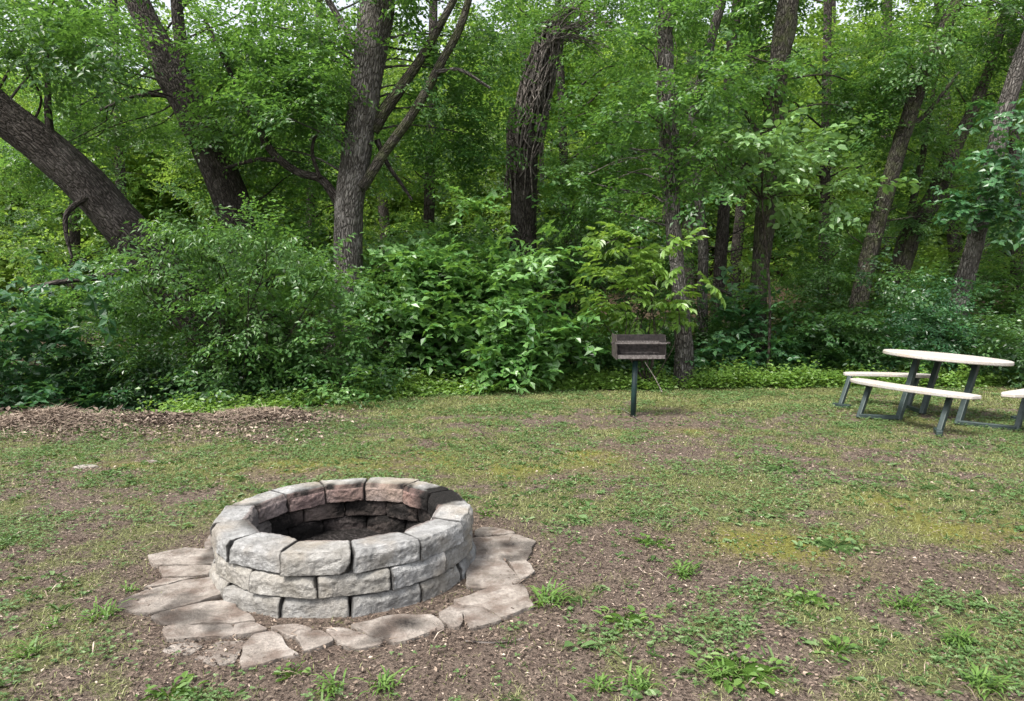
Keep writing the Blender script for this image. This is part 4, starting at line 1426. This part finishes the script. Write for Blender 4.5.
SH = [
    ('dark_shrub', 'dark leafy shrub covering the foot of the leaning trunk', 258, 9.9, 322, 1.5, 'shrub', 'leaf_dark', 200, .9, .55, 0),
    ('green_shrub', 'low mid green shrub at the lawn edge between pale shrub and tall grey trunk', 352, 10.2, 345, 1.2, 'shrub', 'leaf_mid', 120, .8, .5, 0),
    ('broadleaf_shrub', 'blue-green broadleaf shrub in the lower left corner of the woods behind the leaf heap', 15, 9.9, 268, 2.3, 'opposite', 'leaf_blue', 330, 1.0, .45, 0),
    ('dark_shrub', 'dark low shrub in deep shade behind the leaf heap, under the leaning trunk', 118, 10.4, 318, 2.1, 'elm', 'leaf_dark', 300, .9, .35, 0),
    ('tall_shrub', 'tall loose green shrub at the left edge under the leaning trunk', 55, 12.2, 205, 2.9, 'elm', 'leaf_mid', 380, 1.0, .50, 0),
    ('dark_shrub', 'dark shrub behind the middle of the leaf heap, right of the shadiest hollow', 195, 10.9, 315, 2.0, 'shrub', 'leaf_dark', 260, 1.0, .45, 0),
    ('pale_shrub', 'rounded pale green shrub in front of the tall grey trunk', 322, 10.4, 268, 1.9, 'shrub', 'leaf_pale', 290, .9, .45, .05),
    ('green_shrub', 'mid green shrub behind the rounded pale one', 292, 12, 225, 2.5, 'shrub', 'leaf_mid', 300, 1.0, .45, 0),
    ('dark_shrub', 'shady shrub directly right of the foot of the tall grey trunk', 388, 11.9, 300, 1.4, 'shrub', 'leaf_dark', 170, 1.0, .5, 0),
    ('leafy_bush', 'largest bright green broad-leaved bush in the middle, left of the grill', 478, 11.9, 190, 2.7, 'opposite', 'leaf_broad', 520, 1.0, .5, 0),
    ('leafy_bush', 'smaller bright broad-leaved bush leaning against the left side of the largest one', 425, 11.6, 238, 1.5, 'opposite', 'leaf_broad', 210, 1.0, .62, .2),
    ('leafy_bush', 'low bright broad-leaved bush at the right foot of the largest one', 515, 11.4, 300, 1.5, 'opposite', 'leaf_broad', 190, 1.0, .52, 0),
    ('dark_shrub', 'dark shrub between the bright leafy bush and the grill', 583, 12.3, 318, 1.7, 'shrub', 'leaf_dark', 190, 1.0, .45, 0),
    ('tall_shrub', 'tall dark shrub behind the vine-wrapped trunk, left of the lime sapling', 575, 14.6, 190, 2.6, 'elm', 'leaf_dark', 330, 1.1, .65, 0),
    ('green_shrub', 'green shrub behind the grill tree, left of the straight brown trunk', 700, 13.6, 250, 2.4, 'shrub', 'leaf_mid', 280, 1.0, .4, 0),
    ('blue_shrub', 'blue-green shrub right of the grill tree with drooping leaf tips', 728, 12.5, 300, 1.6, 'opposite', 'leaf_blue', 240, .95, .55, 0),
    ('dark_shrub', 'dark shrub hanging behind the grill box, at the foot of the lime sapling', 650, 12.9, 315, 1.7, 'elm', 'leaf_dark', 190, 1.0, .45, 0),
    ('olive_shrub', 'dull olive shrub between the straight brown trunk and the dark thicket', 812, 13.4, 305, 2.1, 'elm', 'leaf_mid', 270, .9, .35, 0),
    ('tall_shrub', 'tall yellow-green shrub behind the dull olive one', 838, 15.4, 222, 3.0, 'elm', 'leaf_mid', 330, 1.1, .62, 0),
    ('dark_shrub', 'dark green thicket bush just left behind the picnic table', 868, 12.9, 262, 2.2, 'shrub', 'leaf_dark', 340, .95, .5, 0),
    ('blue_shrub', 'wide blue-green bush directly behind the picnic tabletop', 925, 12.6, 275, 2.5, 'elm', 'leaf_blue', 420, .9, .30, 0),
    ('dark_shrub', 'dark bush in the right corner behind the picnic table', 1015, 12.3, 295, 2.2, 'elm', 'leaf_dark', 340, 1.0, .55, 0),
    ('tall_shrub', 'tall shrub behind the ivy-covered trunk at the right edge', 1020, 15, 205, 3.0, 'elm', 'leaf_mid', 320, 1.1, .45, 0),
    ('tall_shrub', 'tall shrub filling the gap between tall grey trunk and vine-wrapped trunk', 440, 15, 190, 3.0, 'elm', 'leaf_mid', 320, 1.1, .5, 0),
    ('tall_shrub', 'tall shrub filling the gap between the dark forked trunk and tall grey trunk', 300, 15.5, 170, 3.0, 'elm', 'leaf_mid', 320, 1.1, .55, 0),
    ('tall_shrub', 'tall shrub behind the pale arching shrub', 150, 14.5, 215, 3.2, 'elm', 'leaf_mid', 330, 1.1, .5, 0),
    ('low_shrub', 'low leafy sprig at the lawn edge between the two parts of the leaf heap', 190, 9.5, 385, .9, 'opposite', 'leaf_broad', 30, .6, .4, 0),
    ('low_shrub', 'low leafy clump at the lawn edge below the rounded pale shrub', 300, 9.9, 388, 1.3, 'opposite', 'leaf_broad', 60, .6, .55, 0),
]
for (nm_, lab, px, Y, top, wid, kd, lf, n, scl, tn, bot) in SH:
    shrub(nm_, lab, px, Y, top, wid, kd, lf, int(n * (1.45 if nm_ == 'leafy_bush' else 1.15)), scl, tn, bot, low=.62 if nm_ in ('leafy_bush', 'tall_shrub') else .35)

# arching shrub with pale narrow leaves in front of the leaning trunk
root = thing('pale_shrub', on_ground(P(235, 390, 10.4)), 'arching shrub with pale narrow leaves hiding the middle of the leaning trunk', 'shrub')
fo, fo2, st = Foliage(), Foliage(), Tubes()
b = world_loc(root)
for (x, y, n) in ((140, 250, 9), (165, 238, 10), (190, 228, 11), (215, 222, 11), (240, 226, 10), (265, 232, 9), (290, 240, 9), (155, 272, 9), (185, 258, 10), (215, 252, 10), (250, 256, 9),
                  (280, 262, 9), (310, 262, 8), (120, 268, 7), (230, 280, 8), (265, 285, 8), (300, 285, 8), (150, 300, 6), (200, 236, 8), (325, 280, 6), (105, 285, 6), (245, 305, 6), (160, 262, 10), (180, 275, 10), (205, 290, 10), (225, 305, 9), (190, 315, 8), (215, 330, 9), (240, 330, 9), (235, 355, 9), (205, 350, 8), (255, 350, 8)):
    c = P(x, y, 9.6 + rng.uniform(-.35, .5))
    clump_sprays(*((fo, 'narrow') if y < 275 and x % 20 else (fo2, 'elm')), c, .30, n, .85, .55 + .2 * (y < 245), flat=.5, tvar=.14, droop=-.2)
    branch_to(st, b + np.array([0, 0, .05]), c, .014, .16, int(x))
fo.build('foliage', M['leaf_pale'], root)
fo2.build('foliage', M['leaf_mid'], root)
st.build('stems', M['twig'], root)

# lime sapling with big compound leaves over the grill
root = thing('lime_sapling', on_ground(P(648, 384, 11.2)), 'sapling with big yellow-green compound leaves hanging over the grill', 'sapling')
fo, st = Foliage(LEAF6), Tubes()
b = world_loc(root)
for (x, y, n) in ((640, 245, 7), (615, 262, 6), (600, 285, 6), (625, 290, 7), (650, 270, 7), (664, 300, 6), (655, 318, 6), (612, 312, 5), (690, 262, 4), (640, 315, 6), (670, 250, 4), (590, 305, 4), (628, 235, 3)):
    c = P(x, y, 11.0 + rng.uniform(-.35, .35))
    clump_sprays(fo, 'compound', c, .24, max(2, n // 2 + 1), .92, .55, tvar=.12, droop=-.02)
    branch_to(st, b + np.array([0, 0, .05]), c, .012, .06, int(x))
fo.build('foliage', M['leaf_lime'], root)
st.build('stems', M['twig'], root)

# sapling with pale broad leaves in front of the straight brown trunk
root = thing('pale_sapling', on_ground(P(768, 384, 12.0)), 'sapling with layers of pale broad leaves across the straight brown trunk', 'sapling')
fo, st = Foliage(LEAF6), Tubes()
b = world_loc(root)
top = P(762, 200, 11.7)
st.add([b, b * .5 + top * .5 + np.array([.08, 0, 0]), top, P(765, 150, 11.6)], [.03, .022, .016, .008], 6, 6, .1, 4)
for (x, y, n) in ((730, 152, 8), (755, 143, 9), (785, 148, 9), (815, 168, 8), (845, 190, 7), (812, 193, 7), (708, 168, 7), (832, 205, 5), (770, 168, 8), (788, 182, 6), (855, 196, 5), (742, 176, 6), (760, 198, 4), (725, 170, 6), (800, 162, 7), (700, 160, 4)):
    c = P(x, y - 6, 11.5 + rng.uniform(-.5, .5))
    clump_sprays(fo, 'big', c, .24, max(3, n // 2 + 1), .9, .62, flat=.3, tvar=.12, droop=.10)
    branch_to(st, top, c, .010, .05, int(x))
fo.build('foliage', M['leaf_soft'], root)
st.build('stems', M['twig'], root)

# tall single-stemmed plant with large pointed leaves
b = on_ground(G(450, 388))
root = thing('pokeweed_plant', b, 'upright plant with large pointed leaves in front of the bright leafy bush', 'plant')
fo, st = Foliage(LEAF6), Tubes()
pr = np.random.default_rng(21)
for (dx, topz) in ((0.02, 1.62), (.16, 1.15), (-.14, 1.35)):
    tpt = b + np.array([dx * 2.4, pr.uniform(-.1, .1), topz])
    st.add([b + np.array([dx * .2, 0, 0]), b + np.array([dx * 1.0, 0, topz * .5]), tpt], [.014, .011, .005], 6, 6, 0, 2)
    m = int(topz * 13)
    ss = np.linspace(.22, 1, m)
    pos = b + np.stack([dx * 2.4 * ss ** 1.2, np.zeros(m), topz * ss], -1)
    a = np.arange(m) * 2.4 + pr.uniform(0, 6)
    d = np.stack([np.cos(a), np.sin(a), pr.uniform(-.45, .35, m)], -1)
    fo.raw(pos + d * .05, d, np.stack([pr.normal(0, .25, m), pr.normal(0, .25, m) - .25, np.ones(m)], -1), pr.uniform(.20, .32, m) * (1.15 - .4 * ss), pr.uniform(.095, .14, m) * (1.1 - .3 * ss), .6 + pr.normal(0, .18, m))
fo.build('foliage', M['leaf_broad'], root)
st.build('stems', M['tuft'] if False else M['twig'], root)

# ------------------------------------------------------------------ single tufts and weeds on the clearing
TUFTS = [
    (550, 603, 'blade', .14, 46, 'arching grass tuft at the right tip of the flagstones'),
    (102, 616, 'blade', .13, 34, 'arching grass tuft left of the largest flagstone'),
    (168, 697, 'weed', .10, 26, 'leafy weed at the very bottom edge, below the left flagstones'),
    (30, 655, 'blade', .10, 34, 'straggling grass tuft in the bottom left corner'),
    (52, 628, 'blade', .07, 20, 'small grass tuft just above the straggling corner tuft'),
    (330, 692, 'blade', .10, 28, 'sparse grass sprig at the bottom edge, below the fan-shaped flagstone'),
    (293, 676, 'weed', .05, 14, 'tiny clover-like weed just below the fan-shaped flagstone'),
    (385, 690, 'blade', .10, 40, 'thin grass tuft at the bottom edge, right of the sparse sprig'),
    (740, 672, 'weed', .16, 46, 'spreading broad-leaved weed at the bottom, right of centre'),
    (722, 680, 'blade', .09, 46, 'bright grass clump touching the left side of the spreading broad-leaved weed'),
    (958, 645, 'blade', .12, 70, 'thick bright grass clump near the lower right corner'),
    (985, 690, 'blade', .11, 55, 'thick grass clump in the bottom right corner'),
    (682, 574, 'blade', .11, 60, 'round grass clump on bare soil right of the fire pit'),
    (625, 622, 'weed', .12, 36, 'feathery weed on bare soil below the round grass clump'),
    (805, 600, 'weed', .12, 40, 'flat clover weed on the bare soil at right, beside the grass fringe'),
    (905, 608, 'blade', .11, 60, 'grass fringe on the bare soil at right, above the thick bright clump'),
    (655, 545, 'weed', .11, 26, 'little leafy weed above the round grass clump'),
    (780, 470, 'weed', .22, 40, 'patch of pale lawn weed in front of the grill, to its right'),
    (835, 548, 'weed', .20, 40, 'pale ground weed between the two mossy patches'),
    (485, 515, 'weed', .08, 16, 'small weed touching the right rear of the fire pit'),
    (838, 655, 'weed', .07, 18, 'low five-leaved weed on the bare soil left of the thick bright clump'),
    (640, 690, 'blade', .10, 40, 'short grass tuft at the bottom centre right'),
    (600, 690, 'blade', .09, 34, 'short yellowish tuft at the bottom, left of the short grass tuft'),
    (128, 590, 'blade', .07, 16, 'single thin sprig beside the pointed flagstone tip'),
]
tr = np.random.default_rng(77)
for (x, y, kd, size, n, lab) in TUFTS:
    g = G(x, y)
    g[2] = float(terr(g[0], g[1])) - .004
    if kd == 'blade':
        fo = Foliage(BLADE)
        a = tr.uniform(0, 2 * PI, n)
        up = np.abs(tr.normal(1.0, .6, n))
        d = np.stack([np.cos(a), np.sin(a), up], -1)
        pos = g + np.stack([tr.normal(0, size * .20, n), tr.normal(0, size * .20, n), np.zeros(n)], -1)
        L = size * tr.uniform(.45, 1.1, n)
        # each blade is two pieces: rising, then bending over
        nn = np.stack([-np.cos(a) * .8, -np.sin(a) * .8, np.full(n, .8)], -1)
        tn = .55 + tr.normal(0, .2, n)
        fo.raw(pos, d, nn, L * .62, np.full(n, .0075) * (1 + size * 2), tn)
        tip = pos + norm(d) * (L * .50)[:, None]
        fo.raw(tip, d * np.array([1, 1, .25]), nn, L * .55, np.full(n, .0068) * (1 + size * 2), tn)
        tag(fo.build('grass_tuft', M['tuft'], None, loc=g), lab, 'grass tuft', 'grass tufts on the clearing')
    else:
        fo = Foliage(LEAF6)
        a = tr.uniform(0, 2 * PI, n)
        rr_ = size * tr.random(n) ** .6
        pos = g + np.stack([rr_ * np.cos(a), rr_ * np.sin(a), .006 + tr.uniform(0, .05, n) * (1 - rr_ / size * .6)], -1)
        pv = pos - g
        fo.raw(np.repeat(g[None], n, 0), pv, np.tile([.01, .02, 1.0], (n, 1)), np.linalg.norm(pv, axis=1) * 1.02, np.full(n, .004), np.full(n, .4))
        a2 = a + tr.normal(0, .6, n)
        d = np.stack([np.cos(a2), np.sin(a2), tr.uniform(-.1, .5, n)], -1)
        L = tr.uniform(.022, .05, n) * (.7 + size * 2.5)
        fo.raw(pos, d, np.stack([tr.normal(0, .3, n), tr.normal(0, .3, n), np.ones(n)], -1), L, L * tr.uniform(.4, .65, n), .6 + tr.normal(0, .2, n))
        tag(fo.build('leafy_weed', M['weed'] if size > .18 else M['tuft'], None, loc=g), lab, 'weed', 'leafy weeds on the clearing')

# fallen sticks
for (pts, rad, lab) in (([(466, 642), (485, 644), (505, 643), (524, 640)], .005, 'crooked stick on the soil in front of the right flagstones'),
                        ([(620, 408), (632, 416), (640, 422)], .008, 'short dry stick lying at the foot of the grill post'),
                        ([(640, 372), (652, 385), (662, 398)], .010, 'dead branch leaning in the weeds right of the grill post')):
    w = [G(a, b) for a, b in pts]
    if 'dead branch' in lab:
        w = [P(a, b, 10.4 + .25 * k) for k, (a, b) in enumerate([(662, 392), (655, 378), (645, 362)])]
    else:
        w = [np.array([q[0], q[1], float(terr(q[0], q[1])) + rad + .004 * (k % 2)]) for k, q in enumerate(w)]
    st = Tubes()
    st.add(w, np.linspace(rad, rad * .5, len(w)), 6, 6, .3, 3)
    V = np.vstack(st.V)
    o = mesh_np('fallen_stick', V, np.vstack(st.Fc), M['vine'], None, {'bark': ('FLOAT_VECTOR', 'POINT', np.vstack(st.B))}, smooth=True, loc=w[0])
    tag(o, lab, 'stick')

# ------------------------------------------------------------------ light, sky, camera
w = bpy.data.worlds.new('World')
S.world = w
w.use_nodes = True
nt = w.node_tree
bg = nt.nodes['Background']
sky = nt.nodes.new('ShaderNodeTexSky')
sky.sky_type = 'NISHITA'
sky.sun_disc = False
ELEV, AZ = 58, -135                      # hazy sun high on the left of the clearing
sky.sun_elevation = math.radians(ELEV)
sky.sun_rotation = math.radians(AZ)
sky.air_density = 1.0
sky.dust_density = 4.0
hsv = nt.nodes.new('ShaderNodeHueSaturation')
hsv.inputs['Saturation'].default_value = .30
nt.links.new(sky.outputs[0], hsv.inputs['Color'])
nt.links.new(hsv.outputs[0], bg.inputs['Color'])
bg.inputs['Strength'].default_value = .09
sl = bpy.data.lights.new('sun', 'SUN')
sl.energy = 1.5
sl.angle = math.radians(18)
sl.color = (1, .95, .87)
so = bpy.data.objects.new('sun', sl)
COL.objects.link(so)
dv = Vector((math.sin(math.radians(AZ)) * math.cos(math.radians(ELEV)), math.cos(math.radians(AZ)) * math.cos(math.radians(ELEV)), math.sin(math.radians(ELEV))))
so.rotation_euler = dv.to_track_quat('Z', 'Y').to_euler()

cam = bpy.data.cameras.new('camera')
cam.sensor_width = 36
cam.lens = 36 * F / 1024
cam.clip_start = .05
cam.clip_end = 1000
co = bpy.data.objects.new('camera', cam)
co.location = (0, 0, H)
co.rotation_euler = (PI / 2 - PITCH, 0, 0)
COL.objects.link(co)
S.camera = co

S.render.engine = 'CYCLES'
S.cycles.max_bounces = 6
S.cycles.diffuse_bounces = 4
S.cycles.transmission_bounces = 3
S.cycles.glossy_bounces = 2
S.cycles.use_denoising = True
S.cycles.use_adaptive_sampling = False
S.view_settings.view_transform = 'Standard'
S.view_settings.look = 'None'
S.view_settings.exposure = 2.1
S.view_settings.gamma = 1
